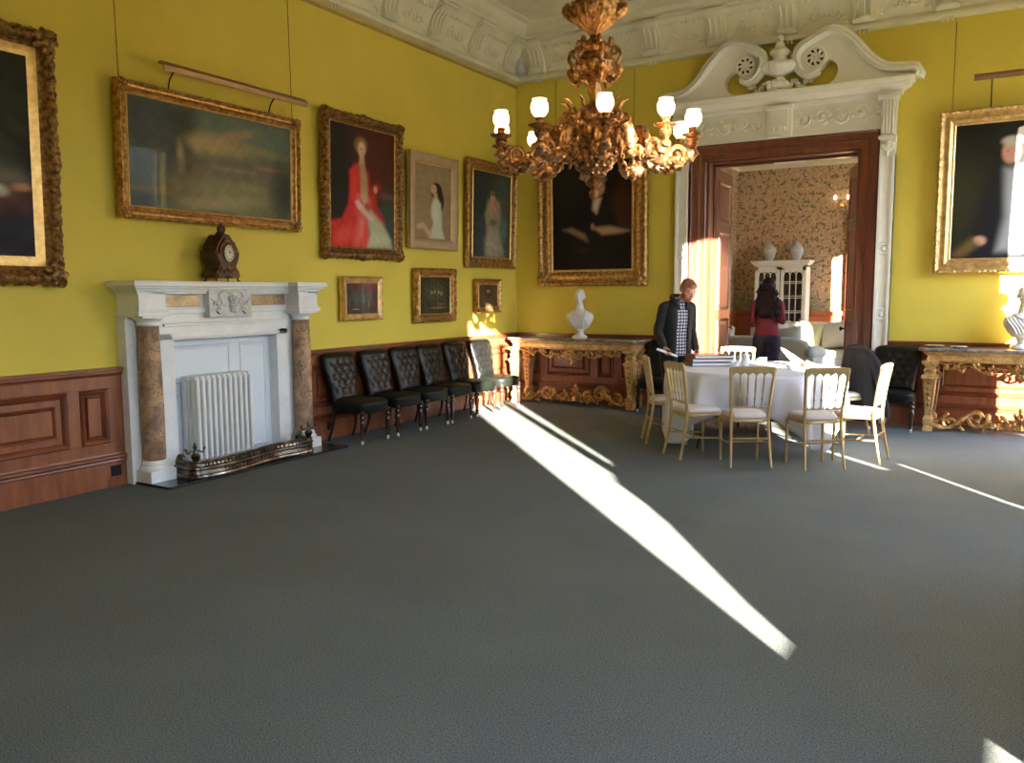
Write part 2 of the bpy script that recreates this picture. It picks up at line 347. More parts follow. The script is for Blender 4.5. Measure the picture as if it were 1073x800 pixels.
gobo([(.02, ny(2.10)), (.36, ny(2.15)), (.63, ny(2.31)), (.65, ny(2.02)), (1.0, ny(2.02)), (1.10, ny(1.86)), (4.0, ny(1.84))], -6.4, 'unseen ochre curtain on the camera side of the middle window')
m = MB(); m.box(-.3, XR+.3, YF-.3, WT, ZC, ZC+.2); struct(m.build('ceiling', M['plaster'], smooth=False))
# far room shell
m = MB(); m.box(FX0-.2, XR+.3, FY1, FY1+.2, 0, ZC); struct(m.build('wall_far_drawing_room', M['wallpaper'], smooth=False))
m = MB(); m.box(FX0-.2, FX0, WT, FY1, 0, ZC); struct(m.build('wall_left_drawing_room', M['wallpaper'], smooth=False))
m = MB(); m.box(FX0-.2, XR+.3, WT, FY1+.2, FZ, FZ+.2); struct(m.build('ceiling_drawing_room', M['plaster'], smooth=False))
def sweep(name, prof, path, mt, closed=False, into=1):
    """profile (offset from wall, z) swept along a floor-plan path with mitred corners; room lies to the right of the path * into"""
    n = len(path); rs = []
    for i, (x, y) in enumerate(path):
        ds = []
        if i > 0: d = Vector((x-path[i-1][0], y-path[i-1][1])).normalized(); ds.append(d)
        if i < n-1: d = Vector((path[i+1][0]-x, path[i+1][1]-y)).normalized(); ds.append(d)
        ns = [Vector((d.y, -d.x))*into for d in ds]
        if len(ns) == 2: nn = ns[0]+ns[1]; nn = nn/(1+ns[0].dot(ns[1]))
        else: nn = ns[0]
        rs.append([(x+nn.x*o, y+nn.y*o, z) for o, z in prof])
    m = MB(); m.rings(rs, close=True, cap=True); return m
room = [(0, YF), (0, 0), (XR, 0), (XR, YF)]
cprof = [(0, 4.66), (.12, 4.66), (.125, 4.69), (.115, 4.72), (.10, 4.735), (.09, 4.75), (.12, 4.86), (.18, 4.98), (.26, 5.07), (.33, 5.11), (.33, 5.135), (.38, 5.15), (.38, 5.19), (.43, 5.23), (.45, 5.29), (.45, 5.32), (.52, 5.34), (.52, ZC), (0, ZC)]
corn = struct(sweep('x', cprof, room, None).build('trim_1', M['plaster'], angle=30))
# ceiling ribs
m = sweep('x', [(1.0, ZC), (1.0, 5.33), (1.04, 5.30), (1.07, 5.25), (1.30, 5.25), (1.33, 5.30), (1.37, 5.33), (1.37, ZC)], room, None)
for yy in (-2.9, -5.6, -8.3): m.box(1.3, XR-1.3, yy-.14, yy+.14, 5.25, ZC); m.box(1.3, XR-1.3, yy-.2, yy+.2, 5.32, ZC)
for xx in (2.9, 4.84): m.box(xx-.14, xx+.14, YF+1.3, -1.3, 5.25, ZC); m.box(xx-.2, xx+.2, YF+1.3, -1.3, 5.32, ZC)
struct(m.build('trim_2', M['plaster'], smooth=False, bevel=.01))
m = sweep('x', [(.98, ZC), (.98, 5.345), (.9, 5.345), (.88, ZC)], room, None); struct(m.build('trim_3', M['plaster'], smooth=False))
# brackets, guttae, garlands on the cornice
def bracket_mesh():
    m = MB(); w = .12
    poly = [(.07, 4.74), (.16, 4.73), (.19, 4.76), (.17, 4.80), (.165, 4.86), (.20, 4.95), (.27, 5.03), (.36, 5.075), (.37, 5.12), (.30, 5.12), (.1, 4.9)]
    m.prism([(-x, z) for x, z in poly][::-1], -w, w, Matrix.Rotation(R(90), 4, 'Z'))
    for k in (-.07, 0, .07): m.tube([(k, -.175, 4.81), (k, -.178, 4.86), (k, -.215, 4.955), (k, -.285, 5.045)], [.012, .016, .018, .014], 6)
    m.cbox((0, -.2, 5.1), (.32, .4, .035)); m.ell((0, -.19, 4.775), (.1, .035, .03), 10, 6)
    for k in (-.05, 0, .05): m.lathe([(.009, 0), (.014, -.03), (.012, -.045)], (k, -.10, 4.66), 6)
    return m
br0 = bracket_mesh().build('cornice_bracket', M['plaster'], corn)
def gar_mesh():
    m = MB(); rr = random.Random(3)
    def off(z): return float(np.interp(z, (4.75, 4.86, 4.98, 5.07), (.09, .12, .18, .26)))
    for s in (-1, 1):
        m.spiral((s*.12, -off(4.9)-.005, 4.9), .075, .02, PI/2, s*1.3, .014, .009, (1,0,0), (0,-.4,1), 6, 16)
        for k in range(6):
            t = k/5; x = s*(.05+.21*t); z = 4.86+.07*math.sin(t*PI*1.5); m.ell((x, -off(z)-.004, z), (.028, .012, .016), 7, 5, Matrix.Rotation(rr.uniform(0, 3), 4, 'Y'))
    for k in range(4): m.ell((rr.uniform(-.03, .03), -off(4.9)-.006, 4.84+.03*k), (.022, .014, .018), 7, 5)
    for k in range(9): x = -.25+.0625*k; m.ell((x, -.245, 5.045), (.017, .016, .026), 7, 5)
    return m
ga0 = gar_mesh().build('plaster_garland', M['plaster'], corn)
first = True
def put(o, x, y, rz):
    c = o.copy(); C.objects.link(c); c.parent = corn; c.location = (x, y, 0); c.rotation_euler = (0, 0, rz); return c
ysl = [-.45-.885*i for i in range(12)]; xsb = [.43+.875*i for i in range(8)]
br0.location = (0, ysl[0], 0); br0.rotation_euler = (0, 0, R(90)); ga0.location = (0, ysl[0]-.44, 0); ga0.rotation_euler = (0, 0, R(90))
for y in ysl[1:]: put(br0, 0, y, R(90)); put(ga0, 0, y-.44, R(90))
for x in xsb: put(br0, x, 0, 0)
for x in xsb[:-1]: put(ga0, x+.44, 0, 0)
m = MB(); m.lathe([(.01, .34), (.018, .30), (.035, .2), (.065, .09), (.075, .03), (.05, 0), (.01, -.01)], (.17, -.17, 4.74), 12, 6, .15); m.build('corner_drop', M['carved_marble'], corn)
# picture rail
rail = struct(sweep('x', [(0, 4.60), (.018, 4.60), (.024, 4.615), (.018, 4.63), (0, 4.63)], [(0, YF), (0, 0)], None).build('trim_4', M['goldpaint']))
# mahogany wainscot
def wains(name, u0, u1, tf, cuts):
    """u along the wall, tf maps (u, out, z) to the room"""
    m = MB()
    def bx(ua, ub, o0, o1, z0, z1):
        vs = [tf(*p) for p in ((ua,o0,z0),(ub,o0,z0),(ub,o1,z0),(ua,o1,z0),(ua,o0,z1),(ub,o0,z1),(ub,o1,z1),(ua,o1,z1))]
        m.add(vs, [(0,3,2,1),(4,5,6,7),(0,1,5,4),(1,2,6,5),(2,3,7,6),(3,0,4,7)])
    bx(u0, u1, 0, .02, 0, .98); bx(u0, u1, 0, .04, 0, .215)
    # field frame: rails and stiles
    bx(u0, u1, 0, .035, .27, .375); bx(u0, u1, 0, .035, .83, .93)
    prev = u0
    for a, b in cuts: bx(prev, a, 0, .035, .375, .83); prev = b
    bx(prev, u1, 0, .035, .375, .83)
    for a, b in cuts:
        if b-a > .3: bx(a+.13, b-.13, 0, .032, .505, .70)
        else: bx(a+.07, b-.07, 0, .032, .445, .76)
    o = struct(m.build(name, M['wood'], smooth=False, bevel=.003))
    m = MB()
    def run(ua, ub, prof):
        m.rings([[tf(u, oo, z) for oo, z in prof] for u in (ua, ub)])
    run(u0, u1, [(0, .93), (.04, .93), (.045, .945), (.06, .955), (.06, .97), (.07, .975), (.07, 1.0), (0, 1.0)])
    run(u0, u1, [(0, .205), (.045, .205), (.055, .215), (.05, .23), (.062, .245), (.055, .262), (.04, .27), (.035, .285), (0, .285)])
    def frame(a, b, z0, z1, w, h0, h1):
        prof = [(0, h0), (w*.25, h1), (w*.5, h1*.9), (w*.8, h0*.9), (w, .022), (w, .0), (0, 0)]
        rs = []
        for (uu, zz, su, sz) in ((a, z0, 1, 1), (b, z0, -1, 1), (b, z1, -1, -1), (a, z1, 1, -1)):
            rs.append([tf(uu+su*t, h, zz+sz*t) for t, h in prof])
        rs.append(rs[0]); m.rings(rs, cap=False)
    for a, b in cuts:
        frame(a, b, .375, .83, .05, .04, .055)
        if b-a > .3: frame(a+.10, b-.10, .475, .73, .03, .03, .045)
        else: frame(a+.055, b-.055, .43, .775, .02, .03, .042)
    m.build('panel_mouldings', M['wood2'], o, angle=30)
    return o
TL = lambda u, o, z: (o, u, z)
TB = lambda u, o, z: (u, -o, z)
TR = lambda u, o, z: (XR-o, u, z)
w1 = wains('trim_5', YF, -6.66, TL, [(-7.04, -6.79), (-8.95, -7.14), (-9.3, -9.05), (-11.2, -9.4)][::-1])
w2 = wains('trim_6', -4.58, 0, TL, [(-4.45, -3.35), (-3.22, -2.95), (-2.82, -1.72), (-1.59, -1.32), (-1.19, -.15)])
w3 = wains('trim_7', .07, 2.53, TB, [(.15, .42), (.52, 1.25), (1.36, 1.62), (1.73, 2.40)])
w4 = wains('trim_8', 5.2, XR-.07, TB, [(5.3, 5.58), (5.7, 6.75), (6.88, 7.15), (7.25, 7.6)])
def socket(y, z):
    m = MB(); m.cbox((.046, y, z), (.014, .09, .09)); o = m.build('wall_socket', M['blackmetal'], smooth=False, bevel=.004)
    m = MB()
    for dy, dz in ((-.018, -.012), (.018, -.012), (0, .018)): m.cbox((.054, y+dy, z+dz), (.004, .008, .014))
    m.build('socket_hole', M['black'], o, smooth=False); return o
tag(socket(-6.76, .135), 'black wall socket in the skirting left of the fireplace', 'socket')
tag(socket(-4.18, .15), 'black wall socket in the skirting behind the leather chairs', 'socket')
# ---------------------------------------------------------------- white door surround with swan-neck pediment
ds = MB()
for x0, x1 in ((2.53, 2.70), (5.03, 5.20)):
    ds.box(x0, x1, -.10, 0, 0, 3.55); ds.box(x0-.015, x1+.015, -.12, 0, 0, .30); ds.box(x0, x0+.03, -.12, 0, .3, 3.2); ds.box(x1-.03, x1, -.12, 0, .3, 3.2)
ds.box(2.53, 5.20, -.09, 0, 3.50, 3.94)
ds.box(2.53, 5.20, -.11, 0, 3.50, 3.54)
prof = [(0, 3.86), (.12, 3.86), (.14, 3.88), (.14, 3.90), (.18, 3.93), (.24, 3.97), (.25, 4.0), (.27, 4.0), (.28, 4.035), (.27, 4.05), (0, 4.05)]
def cap_run(xa, xb, ext):
    rs = [[(xa-o+ext*0, 0, z) for o, z in prof], [(xa-o, -o, z) for o, z in prof], [(xb+o, -o, z) for o, z in prof], [(xb+o, 0, z) for o, z in prof]]
    ds.rings(rs, close=True, cap=False)
cap_run(2.66, 5.10, 0)
ds.box(2.5, 5.25, -.16, 0, 3.88, 4.045)
surround = struct(ds.build('trim_9', M['door_white'], angle=30))
for cx in (2.615, 5.115):
    m = MB()
    m.prism([(-.10, 3.86), (-.085, 3.72), (-.075, 3.40), (.075, 3.40), (.085, 3.72), (.10, 3.86)], -.17, -.05, Matrix.Translation((cx, 0, 0)))
    for k in range(4): m.tube([(cx-.054+.036*k, -.175, 3.80), (cx-.05+.033*k, -.175, 3.43)], .012, 6)
    m.cbox((cx, -.12, 3.385), (.19, .16, .035)); m.cbox((cx, -.13, 3.84), (.22, .2, .04))
    for k in range(7): a = k*PI/6; m.ell((cx+.055*math.cos(a), -.125, 3.30-.05*math.sin(a)), (.024, .02, .03), 7, 5)
    m.ell((cx, -.13, 3.31), (.04, .03, .045), 8, 6); m.tube([(cx, -.115, 3.25), (cx, -.11, 3.18)], [.022, .008], 6)
    m.build('pilaster_capital', M['door_white'], surround)
    for zz in (2.10, 1.32):
        m = MB(); ring = [(cx+.062*math.cos(2*PI*j/20), -.105, zz+.062*math.sin(2*PI*j/20)) for j in range(21)]
        m.tube(ring, .013, 6, ends=False); m.lathe([(.035, 0), (.03, .02), (.01, .028)], (cx, -.095, zz), 12, M=Matrix.Rotation(R(90), 4, 'X')); m.build('roundel', M['door_white'], surround)
# carved frieze: scrolling foliage with a centre tablet
m = MB()
for s in (-1, 1):
    for k in range(5):
        cx = 3.87 + s*(.27 + .22*k); zz = 3.70
        m.spiral((cx, -.10, zz+(.015 if k % 2 else -.015)), .085, .02, 0 if s > 0 else PI, 1.3*(1 if k % 2 else -1)*s, .02, .014, (1,0,0), (0,0,1), 6, 16)
        m.ell((cx, -.105, zz), (.03, .025, .03), 8, 6)
        for q in range(4): a = q*PI/2+.4; m.ell((cx+.10*math.cos(a), -.095, zz+.075*math.sin(a)), (.03, .015, .02), 6, 5)
m.build('frieze_foliage', M['door_white'], surround)
m = MB(); m.cbox((3.87, -.115, 3.71), (.30, .09, .40)); m.cbox((3.87, -.165, 3.71), (.22, .02, .30)); m.cbox((3.87, -.12, 3.86), (.34, .2, .05))
for k in range(5): m.ell((3.80+.035*k, -.18, 3.60), (.02, .02, .03), 6, 5)
m.build('centre_tablet', M['door_white'], surround, bevel=.006)
# swan necks
def swan(s, tipx, topx, topz, cx, cz):
    outer = spline([(tipx, 0, 4.05), (tipx - s*.01, 0, 4.09), (lerp(tipx, topx, .33), 0, 4.13), (lerp(tipx, topx, .55), 0, 4.27), (lerp(tipx, topx, .76), 0, 4.50), (topx+s*.05, 0, topz-.01), (topx-s*.08, 0, topz-.02), (cx-s*.15, 0, cz+.09), (cx-s*.165, 0, cz-.06), (cx-s*.08, 0, cz-.17), (cx+s*.03, 0, cz-.155), (cx+s*.10, 0, cz-.08)], 40)
    inner = spline([(cx+s*.15, 0, cz-.03), (cx+s*.235, 0, cz-.09), (cx+s*.26, 0, cz-.20), (cx+s*.19, 0, cz-.31), (cx+s*.02, 0, cz-.345), (cx-s*.12, 0, cz-.33), (cx-s*.15, 0, 4.05)], 14)
    poly = [(p.x, p.z) for p in outer] + [(p.x, p.z) for p in inner]
    m = MB(); m.prism(poly, -.16, -.02)
    m.build('swan_neck', M['door_white'], surround, angle=50)
    m = MB()
    path = [Vector((p.x, -.19, p.z)) for p in outer[:-3]]
    c = Vector((lerp(tipx, cx, .55), -.19, 4.12))
    rs = []
    n = len(path)
    for i, p in enumerate(path):
        t = (path[min(i+1, n-1)]-path[max(i-1, 0)]).normalized(); nn = Vector((t.z, 0, -t.x))*(-1 if s > 0 else 1)
        nn = -nn
        w = .11 if i < 26 else lerp(.11, .05, (i-26)/(n-26))
        sh = [(0, .19), (0, -.05), (.22, -.085), (.35, -.075), (.5, -.05), (.65, -.055), (.78, -.03), (1, -.01), (1, .05)]
        rs.append([tuple(p + nn*(w*a) + Vector((0, b, 0))) for a, b in sh])
    m.rings(rs, close=True, cap=True); m.build('scroll_moulding', M['door_white'], surround, angle=50)
    m = MB(); m.lathe([(.13, 0), (.13, .03), (.115, .045), (.10, .03), (.03, .03)], (cx, -.15, cz), 24, M=Matrix.Rotation(R(90), 4, 'X'))
    for k in range(8):
        a = k*PI/4; m.ell((cx+.062*math.cos(a), -.19, cz+.062*math.sin(a)), (.036, .018, .013), 8, 6, Matrix.Rotation(-a-.5, 4, 'Y'))
    m.ell((cx, -.20, cz), (.024, .02, .024), 8, 6); m.build('rosette', M['door_white'], surround)
    m = MB()
    for k in range(8):
        a = k*PI/4+.39; m.ell((cx+.075*math.cos(a), -.182, cz+.075*math.sin(a)), (.027, .007, .014), 7, 5, Matrix.Rotation(-a-.7, 4, 'Y'))
    m.build('rosette_hole_shade', M['black'], surround)  # black petals paint the dark of pierced holes
swan(-1, 2.39, 3.27, 4.64, 3.44, 4.41); swan(1, 5.37, 4.45, 4.64, 4.28, 4.40)
m = MB()
u0 = (3.86, -.17, 4.05)
m.cbox((3.86, -.14, 4.09), (.26, .2, .09))
m.lathe([(.10, .06), (.11, .09), (.06, .12), (.045, .16), (.07, .19)], u0, 24)
m.lathe([(.07, .19), (.16, .23), (.195, .29), (.185, .33), (.12, .36), (.085, .37)], u0, 48, 16, .045, sx=1.15, sy=1.1)
m.lathe([(.085, .37), (.08, .42), (.12, .45), (.13, .47), (.10, .50), (.06, .53), (.055, .58), (.03, .60), (.045, .63), (.03, .66), (.01, .68)], u0, 24)
m.build('urn', M['door_white'], surround)
m = MB()
rr = random.Random(5)
for s in (-1, 1):
    for k in range(9): m.ell((3.86+s*(.13+.03*k), -.16+.01*(k % 3), 4.10+.05*math.sin(k*1.1)+.02), (.035, .03, .03), 7, 5)
for k in range(14): m.ell((3.86+rr.uniform(-.11, .11), -.25, 4.10+rr.uniform(-.02, .07)), (.03, .02, .025), 6, 5)
m.build('urn_leafwork', M['door_white'], surround)
# mahogany architrave, lining, doors
arch = MB(); aprof = [(0, 0), (0, .07), (.03, .085), (.05, .07), (.08, .065), (.12, .05), (.13, .06), (.16, .045), (.21, .04), (.22, .03), (.22, 0)]
rs = []
for (xx, zz, sx, sz) in ((2.70, 0, 1, 0), (2.70, 3.52, 1, -1), (5.03, 3.52, -1, -1), (5.03, 0, -1, 0)):
    rs.append([(xx+sx*t, -h, zz+sz*t) for t, h in aprof])
arch.rings(rs); struct(arch.build('trim_10', M['wooddoor'], angle=30))
m = MB(); m.box(DX0, DX0+.03, 0, WT, 0, DZ); m.box(DX1-.03, DX1, 0, WT, 0, DZ); m.box(DX0, DX1, 0, WT, DZ-.03, DZ)
m.box(DX0+.03, DX0+.05, .20, .24, 0, DZ-.03); m.box(DX1-.05, DX1-.03, .20, .24, 0, DZ-.03); m.box(DX0, DX1, .20, .24, DZ-.06, DZ-.03)
struct(m.build('trim_11', M['wooddoor'], smooth=False))
m = MB(); m.cbox((3.92, .25, DZ-.065), (.38, .09, .02)); tag(m.build('ceiling_sign', M['paper'], smooth=False, bevel=.004), 'small white plate fixed under the lintel of the doorway', 'sign')
def leaf(name, hx, hy, ang, flip):
    W = .90; H = 3.25; t = .05
    o = MB(); o.box(0, W, -t/2, t/2, .01, H)
    d = o.build(name, M['wooddoor'], smooth=False); struct(d); d.location = (hx, hy, 0); d.rotation_euler = (0, 0, ang)
    m = MB()
    for (z0, z1) in ((.18, .62), (.72, 1.22), (1.34, 2.42), (2.54, 3.10)):
        for sgn in (-1, 1):
            for (xa, xb) in ((.12, .78),):
                pr = [(0, t/2), (.01, t/2+.018), (.025, t/2+.012), (.04, t/2), (.04, 0), (0, 0)]
                rs = [[(xx+sx*q, sgn*h, zz+sz*q) for q, h in pr] for (xx, zz, sx, sz) in ((xa, z0, 1, 1), (xb, z0, -1, 1), (xb, z1, -1, -1), (xa, z1, 1, -1))]
                rs.append(rs[0]); m.rings(rs, cap=False)
                m.box(xa+.09, xb-.09, sgn*t/2-.008, sgn*t/2+.008, z0+.09, z1-.09)
    m.build('panel_mouldings', M['wood2'], d)
    m = MB()
    for sgn in (-1, 1):
        m.lathe([(.012, .0), (.012, .03), (.028, .045), (.03, .06), (.02, .072), (.005, .075)], (W-.07, sgn*t/2, 1.08), 12, M=Matrix.Rotation(R(90 if sgn < 0 else -90), 4, 'X')); m.cbox((W-.07, sgn*(t/2+.003), 1.08), (.05, .006, .2))
    m.build('door_knob', M['brass'] if flip else M['blackmetal'], d)
leaf('door_1', DX0+.03, .26, R(93), True)
leaf('door_2', DX1-.04, .50, R(107), False)
# far room trim
fr = [(FX0, WT), (FX0, FY1), (XR, FY1)]
struct(sweep('x', [(0, 4.12), (.04, 4.12), (.05, 4.18), (.03, 4.2), (.04, 4.4), (.1, 4.45), (.3, 4.8), (.35, FZ), (0, FZ)], fr, None).build('trim_12', M['plaster'], angle=30))
m = sweep('x', [(0, 0), (.04, 0), (.04, .2), (.025, .22), (.025, 1.08), (.06, 1.12), (.06, 1.19), (0, 1.19)], fr, None); struct(m.build('trim_13', mat('orange_brown_dado', (.40, .13, .05), .4, var=.1, vscale=4, coat=.2), smooth=False))
m = MB()
m.box(3.62, 3.70, FY1-.10, FY1-.061, 0, 3.15); m.box(4.5, 4.58, FY1-.10, FY1-.061, 0, 3.15); m.box(3.62, 4.58, FY1-.11, FY1-.061, 3.07, 3.2); m.box(3.7, 4.5, FY1-.08, FY1-.061, 0, 3.07)
struct(m.build('door_3', M['wooddoor'], smooth=False, bevel=.005))
# ================================================================ paintings
def grid_paint(W, H, fn, nx, ny_, mt, name, parent):
    us = np.linspace(0, 1, nx+1); vs = np.linspace(0, 1, ny_+1); U, V = np.meshgrid(us, vs)
    col = fn(U, V)
    me = bpy.data.meshes.new(name); X = (U-.5)*W; Z = (V-.5)*H
    verts = np.stack([X, np.zeros_like(X), Z], -1).reshape(-1, 3)
    f = [(j*(nx+1)+i, j*(nx+1)+i+1, (j+1)*(nx+1)+i+1, (j+1)*(nx+1)+i) for j in range(ny_) for i in range(nx)]
    me.from_pydata(verts.tolist(), [], f); me.materials.append(mt)
    at = me.color_attributes.new('pigment', 'FLOAT_COLOR', 'POINT')
    cc = np.concatenate([col.reshape(-1, 3), np.ones((col.shape[0]*col.shape[1], 1))], 1).astype(np.float32)
    at.data.foreach_set('color', cc.ravel())
    o = bpy.data.objects.new(name, me); C.objects.link(o); o.parent = parent
    s = o.modifiers.new('solid', 'SOLIDIFY'); s.thickness = .01; s.offset = 1
    return o
def canvas_mat(name, rough, coat):
    m = mat(name, (.2,.2,.2), rough, spec=.12, coat=coat, bump=.05, bscale=90, dist=.002); nt, b = nodes(m); b.inputs['Coat Roughness'].default_value = .03
    a = nt.nodes.new('ShaderNodeVertexColor'); a.layer_name = 'pigment'; nt.links.new(a.outputs['Color'], b.inputs['Base Color']); return m
M['oil'] = canvas_mat('varnished_oil_paint', .5, .06); M['oilglass'] = canvas_mat('glazed_oil_paint', .4, .45)
def sm(x): x = np.clip(x, 0, 1); return x*x*(3-2*x)
class Paint:
    def __init__(s, U, V, asp, base): s.U, s.V, s.asp = U, V, asp; s.c = np.ones(U.shape+(3,))*np.array(base)
    def mix(s, a, col): s.c = s.c*(1-a[..., None]) + np.array(col)*a[..., None]; return s
    def ell(s, cx, cy, rx, ry, col, soft=.25, ang=0, op=1):
        x = (s.U-cx); y = (s.V-cy)*s.asp; ca, sa = math.cos(ang), math.sin(ang); xx = x*ca+y*sa; yy = -x*sa+y*ca
        d = np.sqrt((xx/rx)**2+(yy/(ry*s.asp))**2); return s.mix(op*sm((1+soft-d)/(2*soft)), col)
    def poly(s, pts, col, soft=.02, op=1):
        x, y = s.U, s.V; ins = np.zeros(x.shape, bool); dist = np.full(x.shape, 9.)
        n = len(pts)
        for i in range(n):
            (x0, y0), (x1, y1) = pts[i], pts[(i+1) % n]
            cnd = ((y0 > y) != (y1 > y)) & (x < (x1-x0)*(y-y0)/(y1-y0+1e-12)+x0); ins ^= cnd
            dx, dy = x1-x0, y1-y0; t = np.clip(((x-x0)*dx+(y-y0)*dy)/(dx*dx+dy*dy+1e-12), 0, 1)
            dist = np.minimum(dist, np.hypot(x-x0-t*dx, (y-y0-t*dy)*s.asp))
        sd = np.where(ins, dist, -dist); return s.mix(op*sm(sd/soft*.5+.5), col)
    def band(s, a, col, op=1): return s.mix(op*a, col)
    def noise(s, amp, f, seed=0):
        r = np.random.RandomState(seed); n = np.zeros(s.U.shape)
        for k in range(14): a, b, p = r.uniform(-f, f, 3); n += np.sin(a*s.U*6.28+b*s.V*6.28*s.asp+p*3)/14**.5
        s.c = np.clip(s.c*(1+amp*n[..., None]), 0, 1); return s
def art_landscape(U, V):
    p = Paint(U, V, .56, (.11, .115, .085)); p.noise(.2, 3, 1)
    p.ell(.66, .88, .5, .30, (.10, .145, .12), .8, op=.9); p.ell(.46, .68, .22, .10, (.36, .27, .14), .9, op=.9); p.ell(.60, .80, .14, .05, (.34, .24, .15), .8, .3, op=.7); p.ell(.78, .70, .16, .04, (.24, .21, .13), .8, -.1, op=.7)
    p.poly([(.42, .50), (.55, .56), (.66, .53), (.80, .58), (1, .50), (1, .40), (.4, .40)], (.14, .12, .10), .05, .8); p.ell(.86, .52, .09, .018, (.38, .16, .08), .8, op=.8); p.ell(.60, .46, .14, .02, (.26, .18, .12), .8, op=.6)
    p.poly([(0, 0), (0, 1), (.36, 1), (.37, .80), (.31, .70), (.34, .56), (.24, .44), (.22, .2), (.3, 0)], (.035, .042, .038), .05, .92)
    p.ell(.12, .55, .10, .5, (.07, .09, .11), .9, op=.7); p.ell(.28, .50, .022, .16, (.30, .25, .16), .6, .1, op=.8); p.ell(.35, .30, .09, .20, (.06, .045, .03), .8, op=.8)
    p.ell(.60, .20, .34, .16, (.20, .18, .10), .9, op=.9); p.ell(.50, .10, .22, .06, (.30, .26, .14), .8, .1, op=.7); p.ell(.70, .30, .12, .04, (.22, .20, .12), .8, op=.7); p.ell(.96, .28, .10, .30, (.03, .035, .025), .7, op=.9)
    p.ell(.18, .16, .18, .03, (.16, .11, .06), .8, op=.7)
    p.noise(.07, 14, 2); p.noise(.07, 30, 12); return p.c
def art_left(U, V):
    p = Paint(U, V, 1.4, (.012, .012, .014)); p.ell(.72, .8, .3, .4, (.022, .026, .02), .8); p.ell(.80, .36, .16, .10, (.12, .12, .11), .6); p.ell(.64, .42, .14, .2, (.06, .06, .05), .7)
    p.poly([(.3, 0), (.3, .25), (.7, .36), (1, .33), (1, 0)], (.09, .03, .028), .12); p.ell(.93, .345, .06, .02, (.35, .17, .11), .4); p.ell(.78, .32, .07, .03, (.45, .42, .36), .5)
    p.ell(.9, .1, .3, .14, (.012, .014, .03), .6); p.noise(.2, 6, 4); p.ell(.5, .7, .09, .08, (.3, .17, .11), .4); return p.c
def art_red(U, V):
    p = Paint(U, V, 1.35, (.035, .02, .016)); p.ell(.75, .75, .35, .45, (.075, .018, .014), .6); p.ell(.1, .6, .2, .5, (.014, .012, .012), .6)
    p.ell(.9, .2, .16, .28, (.04, .055, .045), .5); p.ell(.88, .46, .12, .03, (.10, .06, .045), .6)
    red = (.50, .025, .022)
    p.poly([(0, .20), (.16, .23), (.26, .36), (.28, .52), (.27, .63), (.36, .69), (.44, .72), (.47, .5), (.55, .30), (.6, .0), (0, 0)], red, .03)
    p.poly([(.46, .70), (.58, .64), (.60, .52), (.70, .56), (.78, .53), (.70, .47), (.70, .38), (.85, .22), (.74, .22), (.58, .3), (.5, .4)], (.36, .02, .02), .04)
    p.ell(.2, .1, .14, .06, (.65, .09, .07), .7, .5, op=.7); p.ell(.36, .5, .05, .14, (.68, .06, .05), .8, op=.5); p.ell(.42, .12, .05, .14, (.70, .20, .15), .8, -.3, op=.5)
    p.poly([(.43, .71), (.51, .70), (.55, .60), (.56, .40), (.50, .36), (.45, .45), (.44, .6)], (.36, .25, .15), .03)
    p.poly([(.54, .30), (.62, .32), (.80, .22), (.95, .08), (.97, 0), (.55, 0), (.6, .12)], (.36, .37, .26), .04)
    p.ell(.75, .08, .12, .05, (.52, .52, .40), .8, op=.6)
    p.tube = None
    p.poly([(.36, .38), (.41, .40), (.52, .33), (.62, .28), (.64, .25), (.56, .25), (.40, .33)], (.55, .34, .24), .02)
    p.ell(.63, .255, .04, .02, (.55, .34, .24), .4); p.ell(.685, .505, .03, .03, (.50, .31, .22), .4)
    p.poly([(.43, .80), (.50, .80), (.51, .70), (.43, .70)], (.50, .31, .22), .02)
    p.ell(.455, .855, .10, .07, (.22, .12, .055), .3); p.ell(.465, .825, .058, .062, (.60, .38, .27), .3); p.ell(.45, .83, .012, .006, (.12, .06, .04), .5); p.ell(.49, .83, .012, .006, (.12, .06, .04), .5); p.ell(.472, .795, .016, .005, (.45, .1, .08), .5)
    p.noise(.06, 12, 6); return p.c
def art_lady(U, V):
    p = Paint(U, V, 1.35, (.25, .185, .11)); p.ell(.5, .9, .5, .2, (.33, .25, .15), .9, op=.7); p.noise(.06, 8, 3)
    p.ell(.58, .66, .16, .115, (.025, .012, .012), .2); p.ell(.72, .53, .07, .12, (.025, .012, .012), .3); p.ell(.50, .68, .085, .065, (.52, .34, .23), .25)
    p.ell(.46, .69, .014, .006, (.08, .04, .03), .5); p.ell(.53, .69, .014, .006, (.08, .04, .03), .5); p.ell(.49, .64, .02, .007, (.45, .1, .08), .5); p.poly([(.50, .62), (.60, .63), (.62, .52), (.52, .52)], (.50, .33, .22), .03)
    p.poly([(.50, .55), (.44, .45), (.43, .33), (.50, .22), (.38, .02), (.36, 0), (.82, 0), (.74, .15), (.72, .35), (.70, .50), (.62, .55)], (.50, .50, .40), .04)
    p.ell(.56, .35, .06, .12, (.62, .62, .52), .8, op=.6); p.poly([(.05, .12), (.05, .18), (.22, .22), (.42, .10), (.46, .16), (.46, .05), (.38, .02), (.22, .14)], (.46, .32, .21), .03); return p.c
